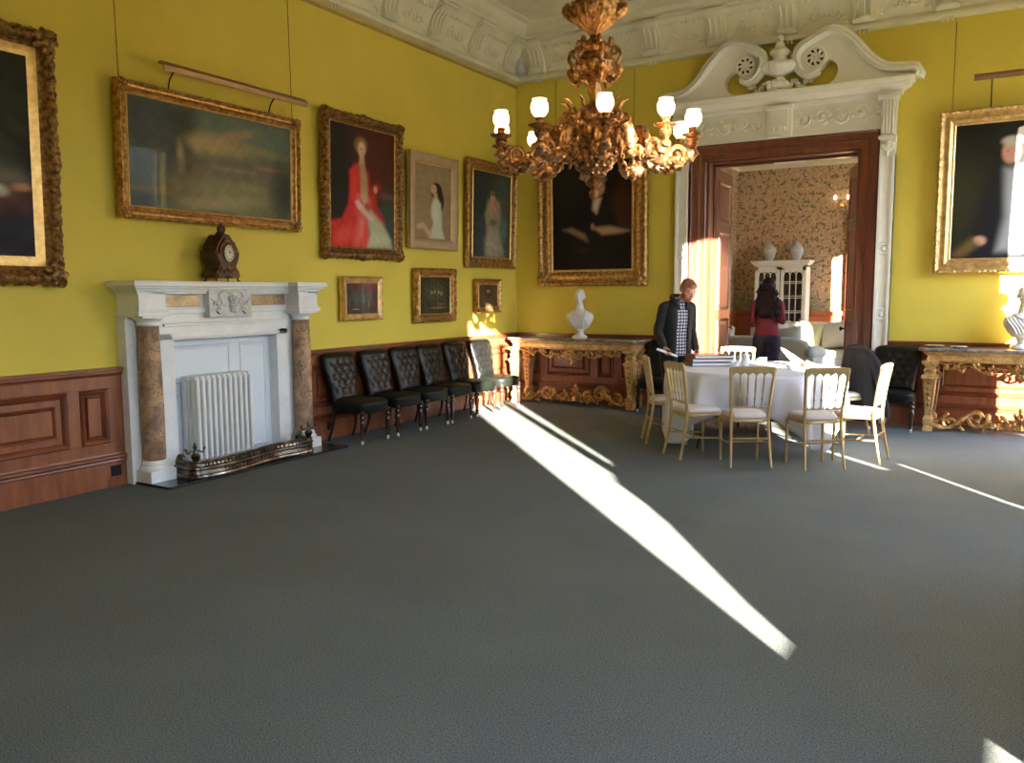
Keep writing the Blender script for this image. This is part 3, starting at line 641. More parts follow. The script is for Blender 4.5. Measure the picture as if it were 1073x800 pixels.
def art_green(U, V):
    p = Paint(U, V, 1.6, (.045, .055, .045)); p.ell(.25, .8, .3, .5, (.03, .04, .035), .7); p.ell(.8, .6, .2, .5, (.06, .075, .06), .8)
    p.poly([(.32, .0), (.36, .3), (.30, .5), (.38, .68), (.55, .72), (.70, .66), (.74, .5), (.72, .3), (.85, 0)], (.24, .21, .15), .06); p.ell(.5, .15, .2, .15, (.34, .31, .23), .8, op=.7)
    p.ell(.52, .60, .10, .06, (.38, .20, .14), .5); p.ell(.50, .72, .06, .055, (.44, .28, .2), .3); p.ell(.50, .765, .08, .035, (.16, .09, .05), .4); p.ell(.80, .35, .10, .12, (.08, .14, .13), .6); p.ell(.2, .25, .08, .2, (.05, .065, .08), .7); p.ell(.52, .42, .10, .04, (.15, .10, .07), .7); p.noise(.1, 8, 9); return p.c
def art_small1(U, V):
    p = Paint(U, V, .75, (.05, .04, .035)); p.ell(.7, .95, .5, .25, (.12, .035, .03), .8); p.ell(.4, .5, .35, .2, (.07, .075, .065), .8); p.ell(.5, .1, .5, .1, (.03, .02, .015), .6); p.ell(.72, .28, .02, .12, (.25, .13, .05), .6); p.ell(.3, .14, .12, .02, (.2, .2, .18), .6); p.noise(.15, 7, 3); return p.c
def art_small2(U, V):
    p = Paint(U, V, 1.0, (.04, .035, .02)); p.ell(.5, .6, .3, .25, (.075, .07, .035), .8)
    for k, (a, b) in enumerate(((.38, .58), (.48, .60), (.62, .59), (.70, .55))): p.ell(a, b, .03, .05, (.28, .24, .13), .6)
    p.ell(.6, .15, .25, .02, (.22, .16, .07), .6); p.ell(.68, .25, .14, .05, (.11, .09, .045), .7); p.noise(.25, 9, 5); return p.c
def art_small3(U, V):
    p = Paint(U, V, 1.0, (.10, .06, .03)); p.ell(.5, .65, .22, .3, (.06, .035, .02), .6); p.ell(.5, .7, .1, .08, (.35, .2, .12), .4); p.noise(.15, 7, 8); return p.c
def art_man(U, V):
    p = Paint(U, V, 1.25, (.010, .008, .007)); p.ell(.15, .8, .2, .3, (.018, .017, .014), .8); p.ell(.88, .55, .13, .2, (.05, .018, .012), .7)
    p.poly([(.2, .0), (.25, .40), (.42, .52), (.5, .66), (.62, .64), (.80, .52), (.85, .3), (.8, 0)], (.012, .010, .011), .05)
    p.ell(.60, .76, .072, .075, (.40, .22, .14), .25); p.ell(.61, .83, .08, .035, (.26, .19, .13), .4); p.ell(.58, .77, .01, .006, (.08, .04, .03), .5); p.ell(.63, .77, .01, .006, (.08, .04, .03), .5)
    p.poly([(.53, .68), (.63, .66), (.57, .52), (.52, .56)], (.45, .40, .32), .03); p.poly([(.13, .38), (.20, .36), (.46, .26), (.42, .33), (.25, .40)], (.22, .15, .09), .03)
    p.poly([(.52, .39), (.74, .40), (.98, .35), (.86, .33), (.64, .32)], (.36, .23, .13), .03); p.ell(.52, .40, .025, .03, (.32, .17, .11), .5); p.ell(.40, .18, .07, .03, (.03, .012, .01), .6); return p.c
def art_robe(U, V):
    U = U+.21; p = Paint(U, V, 1.1, (.016, .014, .012)); p.ell(.2, .5, .2, .3, (.035, .032, .018), .8); p.poly([(.35, 0), (.42, .4), (.5, .65), (.62, .70), (.85, .65), (.95, .4), (.98, 0)], (.012, .012, .018), .05)
    p.ell(.62, .78, .065, .085, (.46, .24, .17), .25); p.ell(.62, .86, .07, .035, (.4, .36, .3), .4); p.ell(.60, .79, .01, .006, (.08, .04, .03), .5); p.ell(.65, .79, .01, .006, (.08, .04, .03), .5)
    p.poly([(.58, .66), (.70, .66), (.74, .3), (.72, .05), (.55, .05), (.6, .3)], (.30, .31, .33), .05); p.ell(.42, .13, .05, .035, (.5, .28, .2), .4); p.poly([(.2, .02), (.36, .16), (.42, .10), (.3, 0)], (.12, .08, .03), .04); p.poly([(0, .305), (.25, .305), (.25, .30), (0, .30)], (.06, .05, .03), .01); return p.c

FRAMES = {
 # profile: (fraction of the border inwards, height), ornament band (from, to), ornament height, period, edge wobble
 'swept':  ([(0, .0), (0, .03), (.08, .055), (.22, .075), (.40, .082), (.55, .07), (.66, .05), (.74, .042), (.80, .05), (.86, .04), (1, .03)], (.04, .72), .018, .055, .007),
 'leaf':   ([(0, .0), (0, .05), (.05, .065), (.14, .07), (.24, .06), (.34, .045), (.50, .042), (.62, .055), (.72, .06), (.82, .045), (.90, .035), (1, .03)], (.05, .32), .016, .05, .003),
 'flat':   ([(0, 0), (0, .065), (.06, .07), (.9, .055), (1, .045)], (2, 3), 0, 1, 0),
 'plain':  ([(0, 0), (0, .045), (.12, .06), (.3, .05), (.55, .035), (.8, .035), (1, .025)], (.05, .22), .007, .03, .001),
}
def frame_mesh(W, H, bw, style, seed=0, depthscale=1.0):
    prof, band, amp, per, wob = FRAMES[style]; rr = random.Random(seed); ph = [rr.uniform(0, 6) for _ in range(6)]
    m = MB()
    fine = []
    for i in range(len(prof)-1):
        (a, h0), (b, h1) = prof[i], prof[i+1]; k = 3 if amp and b > band[0] and a < band[1]+.05 else 1
        for q in range(k): fine.append((lerp(a, b, q/k), lerp(h0, h1, q/k)))
    fine.append(prof[-1])
    cor = [(-W/2, -H/2), (W/2, -H/2), (W/2, H/2), (-W/2, H/2)]; dirs = [(1,0), (0,1), (-1,0), (0,-1)]; nrm = [(0,1), (-1,0), (0,-1), (1,0)]
    s0 = 0
    for k in range(4):
        L = (W, H, W, H)[k]; n = max(4, int(L/(per/5 if amp else .3))); n = min(n, 150); rs = []
        for i in range(n+1):
            t = i/n; ring = []
            for (a, h) in fine:
                inn = a*bw; pos = inn + (L-2*inn)*t; s = s0+pos; hh = h*depthscale; e = 0
                if amp and band[0] <= a <= band[1]:
                    w = math.sin(PI*(a-band[0])/(band[1]-band[0]))**.6
                    q = abs(math.sin(PI*s/per+a*2.0))*.7 + .45*math.sin(s*2*PI/(per*.37)+a*17+ph[0])*math.sin(a*30+ph[1]) + .25*math.sin(s*2*PI/(per*2.7)+ph[2])
                    hh += amp*w*q
                if wob and a < .5: e = wob*(math.sin(s*2*PI/(per*1.9)+ph[3])+.7*math.sin(s*2*PI/(per*.8)+ph[4]))*(1-a*2)
                if wob > .0065 and a < .4:
                    dc = min(pos, L-pos); dm = abs(pos-L/2)
                    e += (.016*math.exp(-(dc/.09)**2)*(1-a) + .018*math.exp(-(dm/.10)**2)*(1-a))
                    hh += .02*math.exp(-(dc/.12)**2)
                x = cor[k][0]+dirs[k][0]*pos+nrm[k][0]*(inn-e); z = cor[k][1]+dirs[k][1]*pos+nrm[k][1]*(inn-e)
                ring.append((x, -hh, z))
            rs.append(ring)
        m.rings(rs, close=False, cap=False); s0 += L
    m.box(-W/2+bw*.1, W/2-bw*.1, -.02, 0, -H/2+bw*.1, H/2-bw*.1)
    return m
def corner_orn(m, W, H, bw, rr):
    for sx in (-1, 1):
        for sz in (-1, 1):
            cx, cz = sx*(W/2-bw*.45), sz*(H/2-bw*.45)
            for k in range(7):
                a = k*PI/3.5; m.ell((cx+bw*.34*math.cos(a), -.07, cz+bw*.34*math.sin(a)), (bw*.22, .022, bw*.14), 8, 5, Matrix.Rotation(-a, 4, 'Y'))
            m.ell((cx, -.085, cz), (bw*.2, .022, bw*.2), 8, 6)
def painting(wall, u, z0, z1, w, cw, ch, style, fmat, art, label, oil='oil', lean=1.5, slip=True, corners=False, seed=0, nx=60, group=None, cordspan=None, lamp=None, cordtop=4.62, slipmat='goldlight', ds=1.0, off=.03, sf=.16):
    H = z1-z0; bw = (w-cw)/2; bh = (H-ch)/2
    if wall == 'L': root = empty('painting', (off, u, z0), R(90), label, 'painting', group)
    else: root = empty('painting', (u, -off, z0), 0, label, 'painting', group)
    root.rotation_euler[0] = 0
    tilt = empty('x'); bpy.data.objects.remove(tilt)
    T = Matrix.Rotation(R(lean), 4, 'X') @ Matrix.Translation((0, 0, H/2))
    bb = (bw+bh)/2
    fm = frame_mesh(w, H, bb*((1-sf+.02) if slip else 1), style, seed, ds)
    if corners: corner_orn(fm, w, H, bb*.86, None)
    fo = fm.build('frame', M[fmat], root, angle=50); fo.matrix_local = T
    if slip:
        sm_ = MB(); b0 = bb*(1-sf); ws = sf/.16; rs = []
        for (x, z, sx, sz) in ((-w/2, -H/2, 1, 1), (w/2, -H/2, -1, 1), (w/2, H/2, -1, -1), (-w/2, H/2, 1, -1)):
            rs.append([(x+sx*(b0+q*bb*ws), -h, z+sz*(b0+q*bb*ws)) for q, h in ((0, .015), (0, .036), (.05, .04), (.12, .03), (.17, .024), (.17, .015))])
        rs.append(rs[0]); sm_.rings(rs, cap=False); so = sm_.build('inner_gilt_slip', M[slipmat], root, angle=30); so.matrix_local = T
    ny_ = int(nx*ch/cw); cv = grid_paint(w-2*bb*.97, H-2*bb*.97, art, nx, ny_, M[oil], 'canvas', root); cv.matrix_local = T @ Matrix.Translation((0, -.022, 0))
    if cordspan:
        tz = H; y = -.02-math.sin(R(lean))*H*.9
        for s in cordspan:
            m = MB(); m.tube([(s, -.035, cordtop-z0), (s, y*.8-.01, tz*.98)], .0045, 5); ch = m.build('hanging_chain', M['golddark'], root)
            m = MB(); m.tube([(s, -.02+off*.0, cordtop-z0+.02), (s, -.05, cordtop-z0+.01), (s, -.045, cordtop-z0-.015)], .006, 5); m.build('rail_hook', M['brass'], ch)
    if lamp:
        ua, ub, zz, posts = lamp
        m = MB(); sh = [(-.27, -.02), (-.28, .02), (-.25, .055), (-.22, .06), (-.19, .05), (-.20, .04), (-.24, .035), (-.262, .015), (-.258, -.02)]
        m.rings([[(x, a, zz-z0+b) for a, b in sh] for x in (ua, ub)]); lo = m.build('picture_light', M['lightwood'], root, angle=50)
        for px in posts:
            m = MB(); m.tube(spline([(px, -.075, H-.01), (px, -.10, H+.07), (px, -.16, H+.13), (px, -.22, zz-z0+.05)], 10), .007, 6); m.build('light_arm', M['blackmetal'], lo)
    return root
painting('L', -7.93, 1.675, 3.56, 1.62, 1.16, 1.46, 'swept', 'golddark', art_left, 'large dark portrait in a deep carved gilt frame, left of the fireplace', corners=True, seed=2, sf=.36)
painting('L', -5.60, 2.235, 3.355, 2.04, 1.79, .905, 'leaf', 'gold', art_landscape, 'wide dim landscape in a gilt frame over the mantelpiece', corners=True, cordspan=(-.97, .955), lamp=(-.70, .95, 3.47, (-.52, .62)), seed=4, nx=90, lean=1.8)
painting('L', -3.565, 1.99, 3.565, 1.34, 1.04, 1.345, 'swept', 'golddark', art_red, 'portrait of a seated woman in a long red robe, in a pierced carved frame', seed=5, nx=90, slip=True, slipmat='gold')
painting('L', -2.22, 2.155, 3.33, 1.035, .73, .95, 'flat', 'goldlight2', art_lady, 'portrait of a dark-haired woman in white, in a flat pale wooden frame', nx=70)
painting('L', -.81, 1.95, 3.42, 1.30, .92, 1.22, 'plain', 'gold', art_green, 'tall portrait of a woman in a pale gown, on the left wall nearest the corner', oil='oilglass', seed=6, nx=70)
painting('L', -3.62, 1.295, 1.79, .69, .48, .37, 'plain', 'goldlight3', art_small1, 'small dusky seascape under the portrait of the woman in red', seed=7, nx=40, lean=.8)
painting('L', -2.195, 1.228, 1.912, .87, .60, .49, 'leaf', 'gold', art_small2, 'small dark picture of figures hanging under the pale-framed portrait', seed=8, nx=44, lean=.8)
painting('L', -.912, 1.32, 1.792, .655, .44, .35, 'plain', 'gold', art_small3, 'smallest picture, above the black chair at the corner end', seed=9, nx=36, lean=.8)
painting('B', 1.275, 1.688, 3.66, 1.70, 1.20, 1.49, 'leaf', 'gold', art_man, 'portrait of a man in black reading, in a broad gilt frame over the marble bust', corners=True, cordspan=(-.57, .63), seed=10, nx=70, lean=1.2)
painting('B', 6.49, 1.79, 3.62, 1.68, 1.31, 1.48, 'leaf', 'goldlight3', art_robe, 'portrait of a robed man in a bright gilt frame right of the doorway', cordspan=(-.72, .72), lamp=(-.51, .51, 3.90, (-.34, .34)), seed=11, nx=70, lean=1.2)
# ================================================================ chandelier
def chandelier(loc):
    root = empty('chandelier', loc, 0, 'ornate reddish gilt chandelier with lit glass globes hanging from the ceiling', 'chandelier')
    G = M['coppergilt']
    rr = random.Random(11)
    # heights are relative to the finial tip (root)
    m = MB()
    m.lathe([(.045, .62), (.07, .64), (.10, .60), (.16, .585), (.195, .56), (.185, .53), (.20, .50), (.215, .455), (.20, .40), (.16, .36), (.17, .345), (.15, .32), (.10, .31)], n=40, lobes=10, amp=.04)
    for k in range(20):
        a = 2*PI*k/20
        m.ell((.20*math.cos(a), .20*math.sin(a), .45+.05*(k % 2)), (.035, .035, .05), 7, 5); m.ell((.18*math.cos(a+.1), .18*math.sin(a+.1), .565), (.03, .03, .018), 6, 5)
    for k in range(10):
        a = 2*PI*(k+.5)/10; ux = (math.cos(a), math.sin(a), 0)
        m.spiral((.21*math.cos(a), .21*math.sin(a), .54), .05, .012, PI*1.1, -1.2, .014, .008, ux, (0,0,1), 6, 12)
        m.tube([(.17*math.cos(a), .17*math.sin(a), .62), (.19*math.cos(a), .19*math.sin(a), .66), (.23*math.cos(a), .23*math.sin(a), .675)], [.014, .012, .005], 5)
    m.build('central_body', G, root)
    m = MB(); m.lathe([(.15, .345), (.155, .32), (.14, .27), (.10, .21), (.06, .175), (.03, .165)], n=40, lobes=20, amp=.05)
    for k in range(48):
        i = k // 12; a = 2*PI*(k % 12)/12+i*.26; r = (.155, .142, .11, .07)[i]; m.ell((r*math.cos(a), r*math.sin(a), .32-.045*i), (.022, .022, .018), 6, 5)
    m.build('lower_basket', G, root)
    m = MB(); m.lathe([(.02, .17), (.03, .155), (.05, .135), (.055, .12), (.03, .10), (.022, .085), (.035, .065), (.03, .04), (.014, .015), (.004, 0)], n=20, lobes=6, amp=.08); m.build('finial', G, root)
    m = MB(); m.lathe([(.045, .62), (.035, .66), (.03, .70), (.05, .74), (.04, .78), (.06, .82)], n=20, lobes=6, amp=.08); m.build('stem', G, root)
    m = MB(); m.lathe([(.05, .79), (.09, .83), (.13, .87), (.135, .92), (.10, .96), (.075, .99), (.09, 1.02), (.08, 1.05), (.04, 1.08), (.025, 1.12)], n=36, lobes=6, amp=.09)
    for k in range(6):
        a = 2*PI*k/6+.2; ux = Vector((math.cos(a), math.sin(a), 0)); P = lambda r, z: tuple(ux*r + Vector((0,0,z)))
        m.tube(spline([P(.08, .83), P(.13, .80), P(.17, .85), P(.155, .91), P(.18, .96), P(.165, 1.01)], 16), [.02-.0006*i for i in range(16)], 6)
        m.spiral(P(.14, .99), .035, .01, 0, 1.2, .012, .009, tuple(ux), (0,0,1), 6, 10); m.ell(P(.17, .87), (.03, .03, .03), 6, 5); m.ell(P(.11, 1.05), (.022, .022, .04), 6, 5); m.ell(P(.12, .80), (.018, .018, .03), 6, 5)
    m.build('upper_ornament', G, root)
    m = MB(); m.lathe([(.03, 1.10), (.05, 1.13), (.11, 1.17), (.145, 1.23), (.155, 1.28), (.165, 1.30), (.15, 1.315), (.06, 1.32)], n=48, lobes=16, amp=.06)
    for k in range(4):
        a = 2*PI*k/4+.35; ux = Vector((math.cos(a), math.sin(a), 0)); P = lambda r, z: tuple(ux*r + Vector((0,0,z)))
        m.tube(spline([P(.10, 1.20), P(.15, 1.23), P(.19, 1.27), P(.185, 1.31)], 8), [.03, .03, .032, .034, .036, .036, .032, .02], 8)
    m.build('upper_bowl', G, root)
    m = MB(); m.lathe([(.05, 1.31), (.045, 1.36), (.055, 1.38), (.04, 1.40), (.04, 1.60), (.05, 1.62), (.04, 1.64), (.04, 3.0), (.10, 3.04), (.14, ZC-loc[2]-.03), (.14, ZC-loc[2]-.002)], n=20); m.build('hanging_rod', M['golddark'], root)
    # ten arms, each with a candle pan and globe
    arm = MB(); P = lambda r, z: (r, 0, z-.045 if z > .34 else .295-(.34-z)*.35)
    arm.tube(spline([P(.15, .40), P(.24, .52), P(.33, .50), P(.37, .36), P(.44, .23), P(.55, .215), P(.64, .27), P(.675, .36), P(.665, .42)], 30), [.030+.012*math.sin(i*.9) + .008*math.sin(i*2.1) for i in range(30)], 9)
    arm.spiral(P(.285, .44), .085, .02, PI*.4, -1.6, .026, .016, (1,0,0), (0,0,1), 7, 20)
    arm.spiral(P(.555, .315), .07, .015, -PI/2, 1.4, .022, .012, (1,0,0), (0,0,1), 7, 18)
    arm.spiral(P(.42, .33), .05, .012, PI, 1.2, .016, .01, (1,0,0), (0,0,1), 6, 12)
    for k in range(16):
        t = k/15; c = spline([P(.25, .54), P(.36, .46), P(.38, .30), P(.47, .195), P(.60, .205), P(.69, .33)], 16)[k]
        arm.ell((c.x, rr.uniform(-.02, .02), c.z), (.022+.008*math.sin(k*2), .034, .022), 7, 5, Matrix.Rotation(k, 4, 'Y'))
    for s in (-1, 1): arm.tube([(.30, s*.02, .36), (.31, s*.05, .30), (.30, s*.035, .26)], [.02, .018, .006], 6); arm.tube([(.52, s*.02, .27), (.56, s*.045, .235), (.60, s*.02, .225)], [.014, .016, .006], 6)
    ao = arm.build('arm', G, root)
    pan = MB(); pan.lathe([(.02, .40), (.04, .42), (.03, .435), (.05, .445), (.068, .452), (.072, .46), (.05, .462), (.028, .465), (.022, .485), (.03, .50), (.02, .51)], (.665, 0, 0), 20, 8, .06)
    po = pan.build('candle_pan', G, ao); po.location.z = -.045
    gl = MB(); gl.lathe([(.02, .505), (.036, .515), (.050, .538), (.054, .562), (.050, .586), (.041, .602), (.044, .614), (.034, .608), (.02, .60)], (.665, 0, 0), 20, 6, .03)
    go = gl.build('glass_globe', M['globe'], ao); go.location.z = -.045
    ao.rotation_euler = (0, 0, R(30.5-90))
    for k in range(1, 10):
        c = copy_tree(ao, root); c.rotation_euler = (0, 0, R(30.5-90+36*k)); c.scale = (1, 1, 1)
    return root
chandelier((3.91, -5.66, 2.22))

# ================================================================ fireplace
fp = empty('fireplace', (0, -5.62, 0), R(90), 'white marble chimneypiece with veined brown marble columns and a carved centre tablet', 'fireplace')
# local: x along the wall, -y into the room
m = MB()
m.box(-1.04, -.72, -.12, 0, 0, 1.40); m.box(.72, 1.04, -.12, 0, 0, 1.40); m.box(-.73, .73, -.118, 0, 1.20, 1.43); m.box(-1.035, 1.035, -.117, 0, 1.39, 1.43)
for s in (-1, 1): m.box(*sorted((s*.60, s*.74)), -.15, 0, 0, 1.26)
m.box(-.74, .74, -.15, 0, 1.20, 1.345); m.box(-.63, .63, -.165, 0, 1.215, 1.235); m.box(-.70, .70, -.17, 0, 1.32, 1.345)
m.build('surround', M['marble'], fp, smooth=False, bevel=.004)
m = MB(); m.box(-.60, .60, -.03, 0, 0, 1.215)
for (a, b, z0, z1) in ((-.56, .12, .80, 1.14), (-.56, .12, .10, .72), (.22, .56, .10, 1.14)):
    pr = [(0, .03), (.01, .045), (.03, .04), (.035, .03), (.035, .0), (0, 0)]
    rs = [[(x+sx*q, -h, z+sz*q) for q, h in pr] for (x, z, sx, sz) in ((a, z0, 1, 1), (b, z0, -1, 1), (b, z1, -1, -1), (a, z1, 1, -1))]; rs.append(rs[0]); m.rings(rs, cap=False)
m.build('fire_panel', M['fire_white'], fp, smooth=False)
m = MB()
m.box(-1.02, 1.02, -.14, 0, 1.43, 1.47); m.box(-1.0, 1.0, -.12, 0, 1.47, 1.60)
for s in (-1, 1):
    x0, x1 = sorted((s*.77, s*1.03)); m.box(x0, x1, -.30, 0, 1.43, 1.62); m.box(x0-.02, x1+.02, -.32, 0, 1.42, 1.455); m.box(x0-.01, x1+.01, -.31, 0, 1.455, 1.475)
m.build('entablature', M['marble'], fp, smooth=False, bevel=.004)
for s in (-1, 1):
    m = MB(); m.box(*sorted((s*.29, s*.75)), -.128, -.1, 1.49, 1.59); m.build('marble_frieze_panel', M['sienna'], fp, smooth=False, bevel=.003)
def shelf_prof(x0, x1, y, m):
    for i, (e, z0, z1) in enumerate(((.0, 1.60, 1.625), (.02, 1.625, 1.645), (.045, 1.645, 1.665), (.07, 1.665, 1.70), (.062, 1.70, 1.712))): m.box(x0-e, x1+e, -(y+e), 0, z0, z1)
m = MB(); shelf_prof(-1.0, 1.0, .17, m)
for s in (-1, 1): shelf_prof(*sorted((s*.76, s*1.04)), .30, m)
m.build('mantel_shelf', M['marble'], fp, smooth=False, bevel=.005)
for s in (-1, 1):
    cx, cy = s*.885, -.205
    m = MB(); m.lathe([(.088, .19), (.092, .24), (.094, .6), (.09, 1.0), (.082, 1.34), (.086, 1.345)], (cx, cy, 0), 28); co = m.build('column', M['sienna'], fp)
    m = MB(); m.cbox((cx, cy, .06), (.25, .23, .12)); m.build('plinth', M['marble'], co, smooth=False, bevel=.005)
    m = MB(); m.lathe([(.118, .12), (.122, .135), (.112, .15), (.10, .16), (.108, .17), (.10, .185), (.09, .20)], (cx, cy, 0), 28); m.build('column_base', M['marble'], co)
    m = MB(); m.lathe([(.086, 1.335), (.095, 1.345), (.088, 1.36), (.088, 1.37), (.10, 1.385), (.118, 1.40), (.12, 1.42)], (cx, cy, 0), 28); m.cbox((cx, cy, 1.415), (.25, .22, .02)); m.build('capital', M['marble'], co)
m = MB(); m.box(-.245, .245, -.20, -.1, 1.39, 1.66); to = m.build('carved_tablet', M['carved_marble'], fp, smooth=False, bevel=.004)
m = MB(); rr = random.Random(9)
for k in range(22):      # bunch of fruit
    t = k/21; m.ell((.02+rr.uniform(-.05, .05)*(1-t*.6), -.21-rr.random()*.01, 1.58-.14*t), (.016, .016, .016), 7, 5)
for s in (-1, 1):
    m.tube(spline([(0, -.205, 1.60), (s*.06, -.21, 1.63), (s*.12, -.208, 1.61), (s*.14, -.206, 1.57), (s*.10, -.207, 1.55), (s*.17, -.205, 1.53), (s*.22, -.204, 1.56)], 18), .007, 5)
    m.tube(spline([(s*.05, -.205, 1.52), (s*.12, -.21, 1.50), (s*.17, -.206, 1.46)], 8), [.006]*8, 5)
    for k in range(5): m.ell((s*(.07+.03*k), -.206, 1.50+.03*math.sin(k*2.2)), (.026, .01, .014), 7, 5, Matrix.Rotation(k*1.3, 4, 'Y'))
m.build('vine_carving', M['carved_marble'], to)
m = MB(); rr = random.Random(2)
for s in (-1, 1): m = MB(); m.ell((s*.15, -.202, 1.43), (.03, .006, .007), 8, 5, Matrix.Rotation(R(35)*1, 4, 'Y')); m.build('carving_hollow_shade', M['black'], to)  # black lozenges paint the shade of hollows in the tablet
m = MB(); m.box(0, .56, -6.64, -4.47, 0, .022); tag(m.build('hearth_slab', M['slate'], smooth=False, bevel=.003), 'black slate slab set flat before the white chimneypiece', 'hearth')
# radiator
rad = empty('radiator', (.165, -5.78, .022), R(90), 'white column radiator standing in front of the fire panel', 'radiator')
m = MB(); NS = 11; W = .66
for k in range(NS):
    x = -W/2+W*(k+.5)/NS
    for yy in (-.085, -.028, .028, .085):
        m.box(x-.017, x+.017, yy-.024, yy+.024, .10, .83)
    m.cbox((x, 0, .105), (.046, .19, .05)); m.cbox((x, 0, .825), (.046, .19, .05))
m.build('radiator_sections', M['white_paint'], rad, bevel=.01)
m = MB(); m.tube([(-W/2, .0, .105), (W/2, 0, .105)], .02, 8); m.tube([(-W/2, 0, .46), (W/2, 0, .46)], .010, 6); m.tube([(-W/2, 0, .82), (W/2, 0, .82)], .018, 8); m.build('connecting_tube', M['white_paint'], rad)
for s in (-1, 1):
    m = MB(); m.prism([(-.018, 0), (.018, 0), (.022, .1), (-.022, .1)], -.10, .10, Matrix.Translation((s*(W/2-.03), 0, 0))); m.build('foot', M['white_paint'], rad, bevel=.006)
m = MB(); m.lathe([(.012, 0), (.012, .09), (.02, .10), (.022, .14), (.012, .15)], (W/2+.035, .02, .06), 10); m.tube([(W/2, .02, .10), (W/2+.035, .02, .10)], .009, 6); m.build('valve', M['blackmetal'], rad)
# fender: serpentine brass and iron kerb with tall end finials
fe = empty('fender', (0, -5.62, .022), R(90), 'low serpentine metal fender with knobbed corner posts on the slate hearth', 'fender')
path = spline([(-.70, -.26, 0), (-.71, -.40, 0), (-.69, -.50, 0), (-.45, -.535, 0), (-.15, -.50, 0), (.2, -.44, 0), (.5, -.47, 0), (.64, -.47, 0), (.70, -.40, 0), (.70, -.27, 0)], 60)
def kerb(m, prof):
    rs = []
    for i, p in enumerate(path):
        t = (path[min(i+1, 59)]-path[max(i-1, 0)]).normalized(); n = Vector((-t.y, t.x, 0))
        rs.append([tuple(p - n*o + Vector((0,0,z))) for o, z in prof])
    m.rings(rs)
m = MB(); kerb(m, [(-.03, 0), (.05, 0), (.06, .02), (.055, .035), (.035, .04), (.03, .07), (.042, .085), (.04, .10), (.026, .11), (.022, .13), (.03, .14), (.02, .155), (-.02, .155), (-.025, .06)]); m.build('kerb', M['iron'], fe, angle=30)
m = MB()
for i in range(3, 57, 1):
    p = path[i]; m.tube([p+Vector((.03, -.03, .04)), p+Vector((.03, -.03, .145))], .007, 5)
m.build('fretwork', M['iron'], fe)
for (x, y) in ((-.70, -.49), (.69, -.45)):
    m = MB(); m.lathe([(.04, 0), (.042, .02), (.03, .04), (.035, .10), (.05, .11), (.03, .125), (.018, .15), (.035, .18), (.04, .20), (.02, .225), (.012, .26), (.02, .28), (.012, .30), (.004, .32)], (x, y, 0), 14)
    for s in (-1, 1): m.tube(spline([(x, y, .22), (x+s*.03, y-s*.01, .245), (x+s*.06, y-s*.02, .225), (x+s*.075, y-s*.02, .255)], 8), .007, 5); m.ell((x+s*.08, y-s*.02, .262), (.014, .014, .012), 8, 5)
    m.build('corner_post', M['iron'], fe)
    m = MB(); m.ell((x+(.02 if x > 0 else -.0), -.30, .16), (.035, .05, .045), 10, 6); m.tube([(x, -.30, .10), (x, -.30, .15)], .03, 6); m.build('end_knob', M['iron'], fe)
# clock
ck = empty('mantel_clock', (.19, -5.70, 1.712), R(97), 'dark waisted bracket clock with a pale round dial standing on the mantel shelf', 'clock')
def sil(pts, n=40): return [(p.x, p.z) for p in spline([(x, 0, z) for x, z in pts], n)]
half = [(0, .43), (.035, .425), (.06, .40), (.085, .37), (.115, .335), (.125, .30), (.12, .27), (.145, .265), (.16, .275), (.155, .235), (.135, .19), (.11, .15), (.105, .125), (.13, .10), (.155, .075), (.16, .05), (.14, .035), (.06, .035), (.03, .05), (0, .045)]
hp = sil(half, 46)
poly = hp + [(-x, z) for x, z in hp[::-1][1:-1]]
m = MB(); m.prism(poly, -.07, .10); m.build('case', M['bronze'], ck, bevel=.012, angle=50)
m = MB(); pr2 = [(x*.86, .045+(z-.045)*.93) for x, z in poly]; m.prism(pr2, -.085, -.07); m.build('front_plate', M['bronze'], ck, bevel=.006)
m = MB(); RX = Matrix.Rotation(R(90), 4, 'X'); m.lathe([(.066, -.0), (.066, .012), (.0, .012)][:2]+[(.01, .013)], (0, -.083, .255), 28, M=RX, sx=.9, sy=1.15); d = m.build('dial', M['dial'], ck)
m = MB()
for k in range(12):
    a = k*PI/6; m.cbox((.05*.9*math.sin(a), -.098, .255+.052*1.12*math.cos(a)), (.006, .003, .012))
m.build('dial_numeral', M['black'], d, smooth=False)
m = MB(); m.tube([(0, -.099, .255), (.022, -.099, .275)], .003, 4); m.tube([(0, -.100, .255), (-.008, -.100, .296)], .002, 4); m.build('clock_hand', M['black'], d)
m = MB(); ring = [(.063*math.cos(2*PI*j/28), -.093, .255+.078*math.sin(2*PI*j/28)) for j in range(29)]; m.tube(ring, .006, 6, ends=False)
for s in (-1, 1):
    m.tube(spline([(s*.09, -.075, .36), (s*.12, -.075, .31), (s*.14, -.075, .27), (s*.12, -.075, .20), (s*.095, -.075, .14), (s*.13, -.075, .10), (s*.14, -.075, .06)], 20), .006, 5)
    m.ell((s*.06, -.095, .09), (.03, .014, .018), 8, 5)
m.ell((0, -.095, .12), (.03, .015, .03), 8, 6); m.ell((-.02, -.095, .36), (.03, .012, .018), 8, 5)
m.build('brass_mount', M['golddark'], ck)
m = MB(); m.lathe([(.05, .42), (.04, .44), (.025, .455), (.03, .475), (.024, .50), (.012, .52), (.004, .53)], n=14, lobes=5, amp=.15)
m.ell((.02, -.02, .475), (.02, .02, .03)); m.build('top_figure', M['bronze'], ck)
for sx in (-1, 1):
    for sy in (-1, 1):
        m = MB(); m.tube(spline([(sx*.125, sy*.05, .05), (sx*.14, sy*.06, .03), (sx*.135, sy*.06, .012), (sx*.155, sy*.07, .006)], 8), [.014, .012, .009, .008, .007, .007, .008, .006], 6); m.build('foot', M['bronze'], ck)
